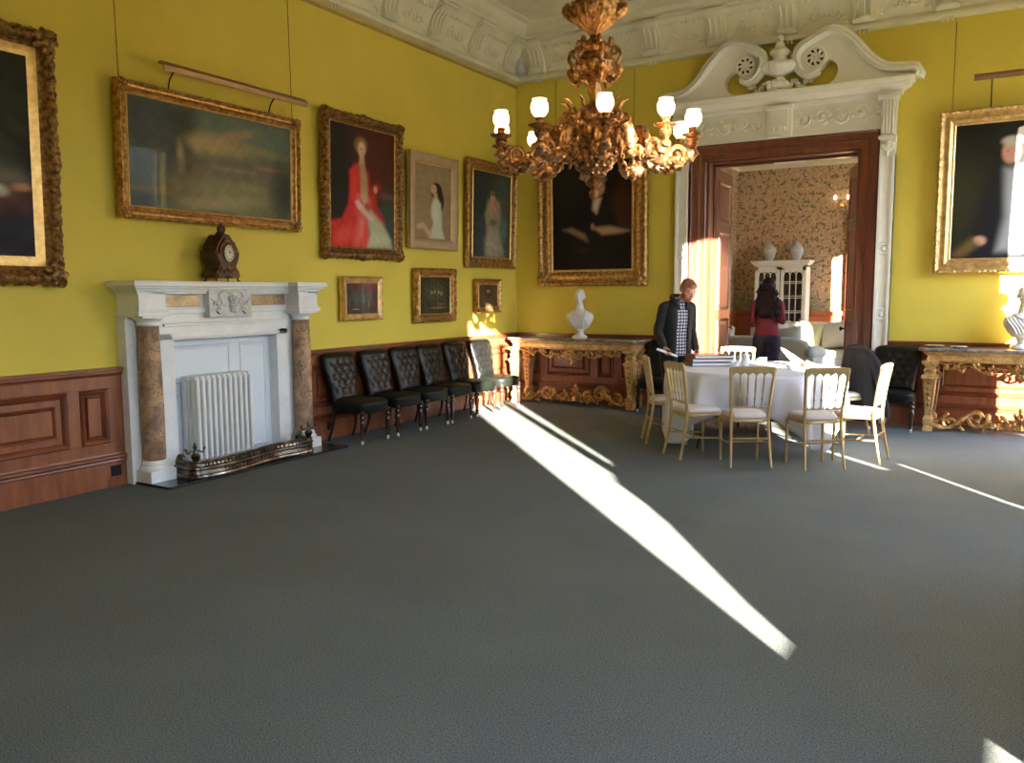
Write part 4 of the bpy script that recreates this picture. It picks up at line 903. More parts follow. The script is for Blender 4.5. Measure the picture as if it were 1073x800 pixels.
# ================================================================ black buttoned leather chairs
def shell(m, cx, zs, ws, yfun, t, front):
    pass
def leather_chair():
    """faces -y, back feet at y=+"""
    root = empty('leather_chair')
    # backrest outline: waisted, round shouldered
    NZ, NX = 34, 26
    wk = [.172, .174, .18, .196, .212, .218, .212, .188, .12]; zt = [.0, .12, .28, .46, .64, .80, .91, .975, 1.0]
    def width(t):
        for i in range(len(zt)-1):
            if t <= zt[i+1]: a = (t-zt[i])/(zt[i+1]-zt[i]); a = a*a*(3-2*a); return lerp(wk[i], wk[i+1], a)
        return wk[-1]
    btn = []
    for r in range(5):
        for c in range(4 if r % 2 == 0 else 3):
            btn.append(((c-1.5 if r % 2 == 0 else c-1)*.092, .60+.075*r-.03))
    btn = [(x, z-.02) for x, z in btn]
    z0, z1 = .42, .955
    def yb(z): t = (z-z0)/(z1-z0); return .205 + .085*t + .03*t*t
    F = []; Bk = []
    for i in range(NZ+1):
        t = (i/NZ)**.92; t = 1-(1-i/NZ)**1.15; z = lerp(z0, z1, t); w = width(t); rf = []; rb = []
        for j in range(NX+1):
            q = j/NX*2-1; x = q*w; edge = (1-abs(q)**5)
            topf = min(1, (1-t)/.07)**.5 if t > .93 else 1
            th = .05*edge*topf*min(1, (t+.05)/.15)
            dep = 0
            for bx, bz in btn: d2 = ((x-bx)/.023)**2+((z-bz)/.023)**2; dep = max(dep, math.exp(-d2))
            puff = .008*abs(math.sin(PI*(x/.092+.5*0)+0))*0
            crv = .035*(x/.2)**2
            rf.append((x, yb(z)-.03-th+dep*.017-crv*0.3, z)); rb.append((x, yb(z)+.02*edge, z))
        F.append(rf); Bk.append(rb)
    m = MB(); rs = [f + b[::-1] for f, b in zip(F, Bk)]; m.rings(rs, close=True, cap=True)
    for bx, bz in btn: m.ell((bx, yb(bz)-.064, bz), (.008, .006, .008), 7, 5)
    bo = m.build('backrest', M['leather'], root, angle=70)
    # seat
    pl = []
    for k in range(40):
        a = 2*PI*k/40; c, s_ = math.cos(a), math.sin(a); x = .225*abs(c)**.55*(1 if c >= 0 else -1); y = .225*abs(s_)**.55*(1 if s_ >= 0 else -1)
        x *= (1.0 - .16*(y+.225)/.45); pl.append((x, y-.02))
    rs = []
    for (k, z) in ((.93, .325), (.97, .33), (1.0, .345), (1.0, .41), (1.01, .42), (.99, .437), (.93, .452), (.75, .463), (.4, .468), (.02, .47)): rs.append([(x*k, (y+.02)*k-.02, z) for x, y in pl])
    m = MB(); m.rings(rs); m.build('seat', M['seatleather'], root, angle=60)
    m = MB(); ring = [(x*1.005, (y+.02)*1.005-.02, .335) for x, y in pl]; m.tube(ring+[ring[0]], .006, 5, ends=False); m.build('seat_trim', M['leather'], root)
    for s in (-1, 1):
        m = MB(); m.lathe([(.026, .36), (.028, .33), (.018, .315), (.030, .30), (.030, .28), (.017, .265), (.028, .25), (.026, .22), (.022, .15), (.016, .10), (.026, .09), (.014, .075), (.020, .06), (.013, .045)], (s*.185, -.20, 0), 12)
        l = m.build('leg', M['darkwood'], root)
        m = MB(); m.ell((s*.185, -.20, .018), (.010, .018, .018), 10, 6); m.lathe([(.012, .05), (.013, .04), (.009, .03)], (s*.185, -.20, 0), 8); m.build('castor', M['castor'], l)
        m = MB(); m.tube(spline([(s*.155, .185, .40), (s*.158, .195, .28), (s*.165, .215, .14), (s*.172, .262, .008)], 10), [.030, .030, .029, .027, .025, .023, .021, .020, .019, .018], 8, .75, ends=False); m.build('leg', M['darkwood'], root)
    return root
lc = leather_chair(); lc.scale = (1.17, 1.05, 1.0)
spots = [(.395, -4.09, 'leather_first', 'black buttoned leather chair nearest the fireplace in the row along the left wall', 91),
 (.395, -3.49, '', 'black buttoned leather chair in the row, second one along from the fireplace', 91),
 (.395, -2.94, '', 'black buttoned leather chair in the row, third one along from the fireplace', 90),
 (.395, -2.42, '', 'black buttoned leather chair in the row, fourth one along from the fireplace', 91),
 (.395, -1.85, '', 'black buttoned leather chair with sun catching its seat, fifth along from the fireplace', 90),
 (.395, -1.22, '', 'black buttoned leather chair nearest the corner, its seat brightly sunlit', 89)]
for i, (x, y, _, lab, rz) in enumerate(spots):
    o = lc if i == 0 else copy_tree(lc); place(o, (x, y, 0), R(rz), lab, 'leather chairs round the walls'); o['category'] = 'chair'
for (x, y, rz, lab) in ((2.45, -.43, 0, 'black leather chair against the back wall, between gilt console and doorway, behind the man'), (5.33, -.50, 0, 'black leather chair right of the doorway beside the sunlit console table')):
    o = copy_tree(lc); place(o, (x, y, 0), R(rz), lab, 'leather chairs round the walls')
# ================================================================ console tables
def console(mirror, loc, label):
    root = empty('console_table', loc, 0, label, 'table', 'gilded console tables')
    L, D, H = 2.0, .50, .955; G = M['conspaint']
    def plan(e):
        pts = []
        for k in range(33):
            x = -L/2+L*k/32; bow = -.03*math.cos(PI*x/L)**2
            pts.append((x*(1+e/ (L/2)), -D-e+bow))
        c = .05
        pts[0] = (-L/2-e, -D+c); pts[-1] = (L/2+e, -D+c)
        return [(L/2+e, 0)] + [(-L/2-e, 0)] + pts
    m = MB(); rs = []
    for e, z in ((-.01, .915), (.015, .918), (.03, .925), (.03, .945), (.02, .955)): rs.append([(x, y, z) for x, y in plan(e)])
    m.rings(rs); m.build('marble_top', M['stonetop'], root, angle=40)
    m = MB(); rs = []
    for e, z in ((-.06, .80), (-.055, .81), (-.07, .82), (-.07, .87), (-.05, .88), (-.03, .90), (-.015, .915)): rs.append([(x, y, z) for x, y in plan(e)])
    m.rings(rs); m.build('frieze', G, root, angle=30)
    legs = [(-.90, -.42), (.90, -.42), (-.88, -.09), (.88, -.09)]
    for (x, y) in legs:
        m = MB()
        def sq(w, z): return [(x-w, y-w, z), (x+w, y-w, z), (x+w, y+w, z), (x-w, y+w, z)]
        prof = [(.045, 0), (.05, .01), (.05, .05), (.04, .07), (.05, .09), (.052, .15), (.04, .17), (.032, .19), (.034, .20), (.072, .60), (.085, .61), (.085, .64), (.06, .655), (.05, .67), (.065, .70), (.05, .73), (.06, .76), (.085, .78), (.09, .81)]
        m.rings([sq(w, z) for w, z in prof]); lo = m.build('leg', G, root, smooth=False, bevel=.005)
        m = MB()
        for k, zz in enumerate((.57, .50, .44, .38, .32)):
            w = .034+(zz-.2)/.4*.038; m.ell((x, y-w, zz), (.030-.003*k, .010, .026), 8, 5); m.ell((x, y-w-.006, zz), (.012, .010, .012), 7, 5)
        ring = [(x-.055, y-.078, .59), (x+.055, y-.078, .59), (x+.03, y-.04, .22), (x-.03, y-.04, .22), (x-.055, y-.078, .59)]; m.tube(ring, .005, 4, ends=False)
        m.ell((x, y-.055, .70), (.05, .02, .022), 8, 5); m.build('leg_carving', M['gold'], lo)
    # hanging foliage under the frieze
    m = MB(); rr = random.Random(21)
    for s in (-1, 1):
        for (cx, cz, r, tn) in ((.70, .765, .05, 1.1), (.58, .745, .055, -1.2), (.44, .75, .05, 1.2), (.30, .73, .06, -1.2), (.15, .71, .06, 1.2)):
            m.spiral((s*cx, -.45, cz), r, .012, rr.uniform(0, 6), tn*s, .016, .01, (1,0,0), (0,0,1), 6, 14)
            for q in range(3): a = rr.uniform(0, 6); m.ell((s*cx+.05*math.cos(a), -.46, cz+.035*math.sin(a)), (.03, .016, .015), 7, 5, Matrix.Rotation(-a, 4, 'Y'))
        m.tube(spline([(s*.80, -.45, .79), (s*.66, -.46, .72), (s*.5, -.46, .77), (s*.36, -.46, .69), (s*.2, -.46, .74), (0, -.47, .66)], 26), .012, 5)
        for z_ in (.76,): m.spiral((s*.905, -.25, z_), .05, .01, 1, 1.2*s, .014, .01, (0,1,0), (0,0,1), 6, 12)
    for k in range(16): a = 2*PI*k/16; m.ell((.075*math.cos(a), -.475, .735+.055*math.sin(a)), (.028, .016, .016), 7, 5, Matrix.Rotation(-a, 4, 'Y'))
    m.ell((0, -.485, .735), (.045, .03, .04), 10, 7)
    for k in range(6): m.ell((.0+rr.uniform(-.05, .05), -.47, .66-.012*k), (.02, .016, .02), 6, 5)
    m.build('hanging_foliage', M['gold'], root)
    # scrolling stretcher
    m = MB()
    for s in (-1, 1):
        m.tube(spline([(s*.88, -.42, .10), (s*.74, -.40, .05), (s*.62, -.36, .10), (s*.50, -.33, .20), (s*.42, -.31, .24), (s*.34, -.30, .17), (s*.24, -.28, .08), (s*.12, -.27, .06), (0, -.27, .09)], 34), [.024+.008*math.sin(i*.8) for i in range(34)], 7)
        m.spiral((s*.42, -.33, .17), .12, .02, PI*.1, 1.3*s, .03, .014, (1,0,0), (0,0,1), 7, 20); m.spiral((s*.68, -.37, .12), .09, .015, PI*.6, -1.3*s, .026, .012, (1,0,0), (0,0,1), 7, 18); m.spiral((s*.20, -.29, .12), .08, .015, PI*.4, 1.2*s, .024, .012, (1,0,0), (0,0,1), 7, 18)
        m.tube(spline([(s*.86, -.09, .10), (s*.66, -.12, .07), (s*.4, -.2, .10), (s*.1, -.26, .07)], 20), .02, 6)
        for (cx, cz, r, tn) in ((.76, .10, .06, 1.2), (.60, .08, .05, -1.2), (.47, .15, .07, 1.3), (.33, .09, .06, -1.3), (.20, .10, .05, 1.2), (.09, .10, .05, -1.1)):
            m.spiral((s*cx, -.37+.1*(1-cx), cz), r, .015, rr.uniform(0, 6), tn*s, .018, .01, (1,0,0), (0,0,1), 6, 14)
            for q in range(4): a = rr.uniform(0, 6); m.ell((s*cx+.06*math.cos(a), -.39+.1*(1-cx), max(.03, cz+.05*math.sin(a))), (.032, .02, .016), 7, 5, Matrix.Rotation(-a, 4, 'Y'))
    m.lathe([(.06, .06), (.05, .10), (.03, .13), (.045, .17), (.03, .21), (.015, .25), (.022, .27), (.008, .30)], (0, -.27, 0), 14, 5, .12)
    for k in range(10): a = 2*PI*k/10; m.ell((.05*math.cos(a), -.27+.05*math.sin(a), .16+.03*(k % 3)), (.018, .018, .026), 6, 5)
    m.build('scroll_stretcher', M['gold'], root)
    return root
console(False, (1.17, -.005-.07, 0), 'gilded console table with purplish marble top under the portrait of the reading man')
console(True, (6.60, -.005-.07, 0), 'gilded console table with marble top at the right edge, below the robed portrait')
# ================================================================ busts
def bust(loc, label, rz):
    root = empty('marble_bust', loc, rz, label, 'bust', 'marble busts on the console tables')
    m = MB(); m.lathe([(.105, 0), (.11, .012), (.10, .025), (.085, .035), (.06, .05), (.052, .075), (.06, .095), (.07, .11), (.06, .12)], n=28); m.build('socle', M['bustmarble'], root)
    m = MB()
    rs = []
    for (z, rx, ry, cy) in ((.11, .055, .05, 0), (.14, .11, .075, 0), (.19, .155, .10, 0), (.25, .185, .115, .005), (.30, .195, .115, .01), (.345, .17, .10, .01), (.375, .12, .085, .01), (.395, .075, .07, .005), (.42, .058, .058, -.002), (.46, .052, .055, -.01), (.49, .055, .06, -.015)):
        rs.append([(rx*math.cos(2*PI*j/32)*(1+.03*math.sin(j*1.7+z*20)*(z < .36)), cy+ry*math.sin(2*PI*j/32), z) for j in range(32)])
    m.rings(rs)
    H = Vector((0, -.015, .585)); m.ell(H+Vector((0, .005, .022)), (.073, .088, .085), 20, 14); m.ell(H+Vector((0, -.022, -.035)), (.055, .06, .072), 18, 12); m.ell(H+Vector((0, -.055, -.088)), (.026, .024, .02), 10, 8)
    m.tube([H+Vector((0, -.078, .015)), H+Vector((0, -.098, -.025)), H+Vector((0, -.085, -.035))], [.008, .012, .010], 8)
    for s in (-1, 1): m.ell(H+Vector((s*.028, -.072, .022)), (.022, .014, .008), 8, 6); m.ell(H+Vector((s*.073, .005, -.012)), (.012, .02, .028), 8, 6); m.ell(H+Vector((s*.028, -.070, .0)), (.013, .01, .007), 8, 6); m.ell(H+Vector((s*.035, -.06, -.03)), (.022, .02, .02), 8, 6)
    m.ell(H+Vector((0, -.078, -.056)), (.022, .012, .007), 8, 6); m.ell(H+Vector((0, -.076, -.067)), (.018, .012, .007), 8, 6)
    o = m.build('figure', M['bustmarble'], root); r = o.modifiers.new('remesh', 'REMESH'); r.mode = 'VOXEL'; r.voxel_size = .005; r.use_smooth_shade = True
    s = o.modifiers.new('smooth', 'SMOOTH'); s.iterations = 2; s.factor = .5
    m = MB()
    for k in range(7):
        x0 = -.17+.035*k; m.tube(spline([(x0, -.055-.02*math.sin(k), .36-.02*abs(k-3)*.3), (x0+.03, -.115, .30), (x0+.075, -.125, .24), (x0+.11, -.10, .17)], 10), .010, 6)
    m.tube(spline([(.09, -.03, .38), (.10, -.10, .33), (.08, -.12, .25), (.06, -.11, .16)], 10), .016, 6); m.tube(spline([(-.10, -.03, .385), (-.05, -.09, .35), (.02, -.11, .33), (.09, -.08, .36)], 10), .012, 6)
    m.build('toga_fold', M['bustmarble'], root)
    return root
bust((1.20, -.28, .955), 'white marble bust of a man on the console beneath the reading portrait', R(15))
bust((6.58, -.27, .955), 'sunlit white marble bust at the right edge of the picture', R(0))
def dish(x, y, z, r, label):
    m = MB(); m.lathe([(r*.5, 0), (r*.55, .004), (r*.9, .014), (r, .02), (r*.97, .023), (r*.5, .012), (r*.05, .01)], (x, y, z), 24); o = m.build('silver_dish', M['glass']); return tag(o, label, 'dish')
dish(5.72, -.33, .955, .11, 'shallow silver dish at the left end of the right-hand console')
dish(5.97, -.40, .955, .09, 'smaller silver dish beside the larger one on the right-hand console')
# ================================================================ round table, linen and things on it
TX, TY, TZ, TRD = 4.12, -2.02, .785, .92
tb = empty('round_table', (TX, TY, 0), 0, 'round folding table on black steel legs, mostly hidden under white linen', 'table')
m = MB(); m.lathe([(TRD-.02, TZ-.035), (TRD-.012, TZ-.03), (TRD-.012, TZ-.006), (TRD-.02, TZ-.003), (.02, TZ-.003)], n=48); m.build('tabletop', M['darkwood'], tb)
for s in (-1, 1):
    for q in (-1, 1):
        a = R(-62 if s > 0 else -118) if q < 0 else R(62 if s > 0 else 118)
        x, y = .80*math.cos(a), .80*math.sin(a)
        m = MB(); m.tube(spline([(x*.72, y*.80, TZ-.04), (x*.80, y*.86, .45), (x*.92, y*.97, .2), (x*1.0, y*1.08, .012)], 12), .0125, 8); m.build('leg', M['blackmetal'], tb)
for q in (-1, 1):
    m = MB(); m.tube([(-.36, q*.64, .33), (.36, q*.64, .33)], .011, 8); m.tube([(-.33, q*.60, .70), (.33, q*.60, .70)], .011, 8); m.build('crossbar', M['blackmetal'], tb)
def linen(z, Rr, half, rot, name, mt, label, amp=.10, hem=.05, e0=0):
    m = MB(); N = 220; rs = []
    K = 16
    for k in range(6): r = Rr*k/6+.001; rs.append([(TX+r*math.cos(2*PI*j/N), TY+r*math.sin(2*PI*j/N), z) for j in range(N)])
    rs.append([(TX+Rr*.985*math.cos(2*PI*j/N), TY+Rr*.985*math.sin(2*PI*j/N), z) for j in range(N)])
    for k in range(K+1):
        ring = []
        for j in range(N):
            th = 2*PI*j/N; a = th-rot; ext = half/max(abs(math.cos(a)), abs(math.sin(a))); ext = min(ext, half*1.36)
            drop = max(.02, min(ext-Rr, z-hem)); t = k/K; d = drop*t
            wv = math.sin(4*(a-PI/4)+PI/2)  # +1 at corners
            f = min(1, d/.35); r = Rr + e0 + .012*math.sin(min(1, t*6)*PI/2) + f*(amp*.8*math.sin(th*13+.6)+amp*.45*math.sin(th*23+2)+amp*1.1*wv*f) - .03*f
            ring.append((TX+r*math.cos(th), TY+r*math.sin(th), z-d-(.006 if k else 0)))
        rs.append(ring)
    m.rings(rs, cap=False); o = m.build(name, mt, angle=180); s = o.modifiers.new('solid', 'SOLIDIFY'); s.thickness = .003; s.offset = 1; return tag(o, label, 'tablecloth')
linen(TZ+.001, TRD, 1.27, R(232-45), 'tablecloth', M['cloth'], 'white linen cloth over the round table, its corners hanging near the floor')
TS = TZ+.006
def album(x, y, z, rz, mt, w, d, h, label):
    root = empty('album', (x, y, z), rz, label, 'book', 'albums stacked on the table')
    m = MB(); m.cbox((0, 0, h/2), (w-.016, d-.016, h-.014)); m.build('pages', M['pages'], root, smooth=False)
    m = MB(); m.box(-w/2, w/2, -d/2, d/2, 0, .006); m.box(-w/2, w/2, -d/2, d/2, h-.006, h); m.box(-w/2, -w/2+.012, -d/2, d/2, 0, h); m.build('cover', mt, root, smooth=False, bevel=.002)
album(3.60, -1.98, TS, R(33), M['navy'], .47, .36, .043, 'dark album with pale page edges lying lowest in the stack on the table')
album(3.605, -1.97, TS+.043, R(31), M['navy'], .46, .35, .040, 'dark blue album in the middle of the stack on the table')
album(3.61, -1.965, TS+.083, R(35), M['maroon'], .45, .34, .036, 'maroon album lying on top of the stack on the table')
def cup(x, y, label, r=.042, h=.065):
    root = empty('cup', (x, y, TS), 0, label, 'cup'); m = MB(); m.lathe([(r*.6, 0), (r*.65, .004), (r*.85, .02), (r, h*.6), (r*1.02, h), (r*.94, h-.001), (r*.85, .02), (.004, .012)], n=24); m.build('bowl', M['china'], root)
    m = MB(); m.tube(spline([(r*.95, 0, h*.8), (r*1.45, 0, h*.75), (r*1.5, 0, h*.4), (r*.85, 0, h*.25)], 10), .004, 6); m.build('handle', M['china'], root); root.rotation_euler = (0, 0, R(200)); return root
def saucer(x, y, label):
    m = MB(); m.lathe([(.04, 0), (.045, .003), (.075, .012), (.074, .015), (.04, .005), (.004, .004)], (x, y, TS), 24); return tag(m.build('saucer', M['china']), label, 'saucer')
cup(4.08, -1.52, 'white china cup standing alone on the far side of the tablecloth')
jug = empty('milk_jug', (3.985, -1.90, TS), R(10), 'white china milk jug with a spout, beside the albums', 'jug')
m = MB(); m.lathe([(.035, 0), (.038, .005), (.05, .04), (.048, .07), (.036, .10), (.042, .125), (.039, .124), (.03, .1), (.04, .05), (.004, .01)], n=24); m.prism([(.036, .10), (.072, .128), (.038, .124)], -.012, .012); m.build('body', M['china'], jug)
m = MB(); m.tube(spline([(-.036, 0, .11), (-.075, 0, .105), (-.08, 0, .06), (-.048, 0, .035)], 10), .005, 6); m.build('handle', M['china'], jug)
cup(3.93, -2.10, 'white china cup between the albums and the milk jug', .045, .055)
saucer(4.12, -2.12, 'white saucer in the middle of the tablecloth')
def sheet(x, y, rz, w, h, lift, curl, label, cat='paper', name='folded_paper'):
    m = MB(); n = 12; rs = []
    for i in range(n+1):
        t = i/n; rs.append([(w*(s-.5), h*(t-.5)+0*s, .003 + lift*(t**1.6)*(1+curl*(s-.5)) + .01*math.sin(s*5)*t) for s in [k/8 for k in range(9)]])
    m.rings(rs, close=False, cap=False); o = m.build(name, M['paper'], angle=180, loc=(x, y, TS), rot=(0, 0, rz)); s = o.modifiers.new('solid', 'SOLIDIFY'); s.thickness = .0015; s.offset = 1; return tag(o, label, cat)
sheet(4.48, -1.62, R(60), .22, .30, .15, -.5, 'white sheet of paper curling up on the right of the tablecloth')
sheet(4.72, -1.75, R(100), .20, .26, .05, 1.2, 'crumpled white napkin lying right of the raised paper', 'napkin', 'napkin')
saucer(4.58, -2.08, 'white saucer near the front edge of the table on the right')
cup(4.50, -2.10, 'white china cup beside the front saucer', .04, .05)
# ================================================================ gold banqueting chairs
def gilt_chair():
    root = empty('banqueting_chair')
    G = M['goldpaint']
    # seat
    def seatplan(k):
        pl = []
        for j in range(36):
            a = 2*PI*j/36; c, s_ = math.cos(a), math.sin(a); x = .20*abs(c)**.5*(1 if c >= 0 else -1); y = .20*abs(s_)**.5*(1 if s_ >= 0 else -1); x *= 1-.12*(y+.2)/.4; pl.append((x*k, y*k-.01))
        return pl
    m = MB(); m.rings([[(x, y, z) for x, y in seatplan(k)] for k, z in ((.98, .415), (1.02, .42), (1.02, .44), (.99, .448), (.9, .45))]); m.build('seat_frame', G, root, angle=50)
    m = MB(); m.rings([[(x, y, z) for x, y in seatplan(k)] for k, z in ((.90, .448), (.97, .455), (.98, .47), (.92, .487), (.7, .497), (.3, .50), (.02, .50))]); m.build('seat', M['cushion'], root, angle=80)
    for s in (-1, 1):
        m = MB(); m.lathe([(.017, .42), (.019, .38), (.013, .37), (.018, .36), (.0155, .33), (.014, .22), (.018, .21), (.013, .20), (.0125, .05), (.011, 0)], (s*.175, -.175, 0), 10); m.build('leg', G, root)
        m = MB(); m.tube(spline([(s*.185, .245, .005), (s*.175, .205, .2), (s*.17, .175, .40), (s*.172, .178, .52), (s*.182, .20, .70), (s*.198, .235, .905)], 22), [.013+.004*min(1, i/10) for i in range(22)], 8, .85, ends=False); m.build('back_post', G, root)
        m = MB(); m.tube([(s*.175, -.17, .20), (s*.175, .20, .225)], .0085, 6); m.tube([(s*.175, -.17, .145), (s*.178, .21, .15)], .0085, 6) if False else None; m.build('stretcher', G, root)
    m = MB(); m.tube([(-.175, .02, .212), (.175, .02, .212)], .0085, 6); m.build('stretcher', G, root)
    m = MB(); m.tube([(-.175, .20, .27), (.175, .20, .27)], .0085, 6); m.build('stretcher', G, root)
    # top rail with scalloped lower edge
    TT = Matrix.Translation((0, .225, .86)) @ Matrix.Rotation(R(-9.5), 4, 'X') @ Matrix.Translation((0, 0, -.86))
    def scallop(x0, x1, z, dz, n, up): 
        pts = []
        for i in range(n):
            a0 = x0+(x1-x0)*i/n; a1 = x0+(x1-x0)*(i+1)/n
            for k in range(7): t = k/7; pts.append((lerp(a0, a1, t), z+up*dz*math.sin(PI*t)))
        pts.append((x1, z)); return pts
    m = MB(); top = [(.212, .905), (.205, .92), (.15, .928), (0, .932), (-.15, .928), (-.205, .92), (-.212, .905)]
    m.prism([(-.195, .86)] + scallop(-.18, .18, .845, .028, 5, 1) + [(.195, .86)] + top, -.013, .013, TT); m.build('top_rail', G, root, bevel=.005, angle=50)
    TB_ = Matrix.Translation((0, .185, .56)) @ Matrix.Rotation(R(-5), 4, 'X') @ Matrix.Translation((0, 0, -.56))
    m = MB(); m.prism([(-.172, .545)] + [(.172, .545)] + scallop(.165, -.165, .572, -.016, 5, 1)[::1], -.011, .011, TB_); m.build('lower_rail', G, root, bevel=.004)
    for k in range(4):
        xt = -.108+.072*k; xb = -.099+.066*k
        m = MB(); a = Vector((xb, .188, .565)); b = Vector((xt, .222, .858)); n = 14; m.tube([a.lerp(b, i/(n-1)) for i in range(n)], [.006, .006, .0065, .0105, .0065, .007, .0085, .010, .010, .0095, .0085, .0075, .0065, .006], 8, ends=False); m.build('spindle', G, root)
    return root
gc = gilt_chair()
def facing(rx, ry, fx, fy): return math.atan2(fx-rx, -(fy-ry))
glist = [(3.14, -2.66, 3.47, -2.48, 'gold banqueting chair seen edge-on at the far left of the table, behind another'),
 (3.69, -3.33, 3.98, -3.04, 'gold banqueting chair at the left front of the table, its dark back turned half away'),
 (4.47, -3.48, 4.27, -3.14, 'gold banqueting chair at the front of the table, left of the two central ones'),
 (5.07, -3.27, 4.82, -2.93, 'gold banqueting chair at the front of the table, right of the two central ones'),
 (5.47, -2.60, 5.02, -2.56, 'gold banqueting chair in full sunlight at the right of the table'),
 (3.60, -.80, 3.64, -1.1, 'gold banqueting chair on the far side of the table near the man'),
 (5.03, -1.13, 4.80, -1.39, 'gold banqueting chair at the far right of the table, under a dark coat')]
for i, (rx, ry, fx, fy, lab) in enumerate(glist):
    o = gc if i == 0 else copy_tree(gc)
    d = Vector((fx-rx, fy-ry, 0)).normalized(); c = Vector((rx, ry, 0)) + d*.225
    place(o, c, facing(rx, ry, fx, fy), lab, 'gold banqueting chairs round the table'); o['category'] = 'chair'
    if i == 6: cmx = (c.copy(), facing(rx, ry, fx, fy))
# coat hung over the far right chair
m = MB(); N = 40; rs = []
cpts = [(-.20, -.02), (-.12, -.045), (0, -.05), (.12, -.045), (.20, -.02), (.225, .03), (.20, .075), (.10, .095), (0, .10), (-.10, .095), (-.20, .075), (-.225, .03)]
cp = [(p.x, p.y) for p in spline([(x, y, 0) for x, y in cpts+[cpts[0]]], N+1)][:N]
for (k, kz, dy, z) in ((.05, .05, .02, .975), (.6, .4, .02, .972), (.92, .7, .02, .95), (1.0, .9, .018, .90), (1.04, 1.05, .01, .80), (1.08, 1.2, .005, .65), (1.14, 1.45, .01, .50), (1.2, 1.7, .04, .36), (1.22, 1.8, .05, .28), (1.18, 1.75, .05, .275)):
    rs.append([(x*k*(1+.04*math.sin(j*1.9+z*6)), .20+dy+(y-.02)*kz*(1+.10*math.sin(j*2.3+z*9)), z) for j, (x, y) in enumerate(cp)])
m.rings(rs)
co = m.build('coat', M['coat'], loc=tuple(cmx[0]), rot=(0, 0, cmx[1]), angle=180); tag(co, 'dark grey coat hanging over the back of a gold chair beside the doorway', 'coat')
m = MB(); m.tube(spline([(.20, .20, .90), (.27, .24, .75), (.31, .28, .5), (.33, .33, .26)], 12), [.05, .06, .065, .065, .06, .06, .055, .055, .05, .05, .045, .04], 10, .7); m.build('sleeve', M['coat'], co)
m = MB(); m.tube(spline([(-.16, .21, .955), (-.08, .19, .985), (.08, .19, .985), (.16, .21, .955)], 12), .025, 8); m.build('collar', M['coat'], co)
# ================================================================ drawing room beyond
cb = empty('display_cabinet', (2.43, 6.93-.06, 0), 0, 'white glazed display cabinet against the patterned wallpaper of the far room', 'cabinet')
m = MB(); m.box(-.56, .56, -.42, 0, .0, .85); m.box(-.52, -.49, -.36, 0, .85, 2.12); m.box(.49, .52, -.36, 0, .85, 2.12); m.box(-.52, .52, -.02, 0, .85, 2.12); m.box(-.52, .52, -.36, 0, 2.08, 2.14)
for z in (1.15, 1.45, 1.75): m.box(-.5, .5, -.30, 0, z, z+.015)
m.build('carcass', M['door_white'], cb, smooth=False, bevel=.004)
m = MB()
for e, z0, z1 in ((.0, 2.12, 2.15), (.025, 2.15, 2.18), (.05, 2.18, 2.22)): m.box(-.54-e, .54+e, -.38-e, 0, z0, z1)
m.build('cornice', M['door_white'], cb, smooth=False, bevel=.004)
M['cabdark'] = mat('dark_mottled_shelf_backing', (.13, .10, .09), .6, var=.3, vscale=12)  # dark brown mottled colour of the panel behind the shelves
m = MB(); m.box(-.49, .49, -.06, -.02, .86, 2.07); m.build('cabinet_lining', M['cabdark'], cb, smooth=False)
for s in (-1, 1):
    m = MB(); x0, x1 = sorted((s*.01, s*.50)); w = .065
    m.box(x0, x0+w, -.385, -.36, .86, 2.09); m.box(x1-w, x1, -.385, -.36, .86, 2.09); m.box(x0, x1, -.385, -.36, .86, .94); m.box(x0, x1, -.385, -.36, 2.02, 2.09)
    d = m.build('door', M['door_white'], cb, smooth=False, bevel=.003)
    m = MB(); xi0, xi1 = x0+w, x1-w
    for k in (1, 2): xx = lerp(xi0, xi1, k/3); m.box(xx-.008, xx+.008, -.38, -.365, .94, 1.93)
    for zz in (1.2, 1.5, 1.79): m.box(xi0, xi1, -.38, -.365, zz-.008, zz+.008)
    for k in range(3):
        a, b = lerp(xi0, xi1, k/3), lerp(xi0, xi1, (k+1)/3)
        m.tube([(lerp(a, b, .5)+(b-a)/2*math.cos(q*PI/8), -.372, 1.92+.07*math.sin(q*PI/8)) for q in range(9)], .009, 5)
    m.box(xi0, xi1, -.38, -.365, 1.99, 2.03); m.build('glazing_bars', M['door_white'], d, smooth=False)
for x, lab in ((2.16, 'pale lidded jar standing on the left of the white cabinet'), (2.70, 'pale lidded jar standing on the right of the white cabinet')):
    root = empty('lidded_jar', (x+.0, 6.70, 2.22), 0, lab, 'jar', 'jars on the cabinet')
    m = MB(); m.lathe([(.07, 0), (.075, .01), (.08, .04), (.12, .14), (.135, .21), (.12, .27), (.08, .30), (.07, .315)], n=24); m.build('body', M['greyvase'], root)
    m = MB(); m.lathe([(.085, .31), (.08, .325), (.06, .35), (.02, .365), (.012, .38), (.02, .39), (.008, .40)], n=20); m.build('lid', M['greyvase'], root)
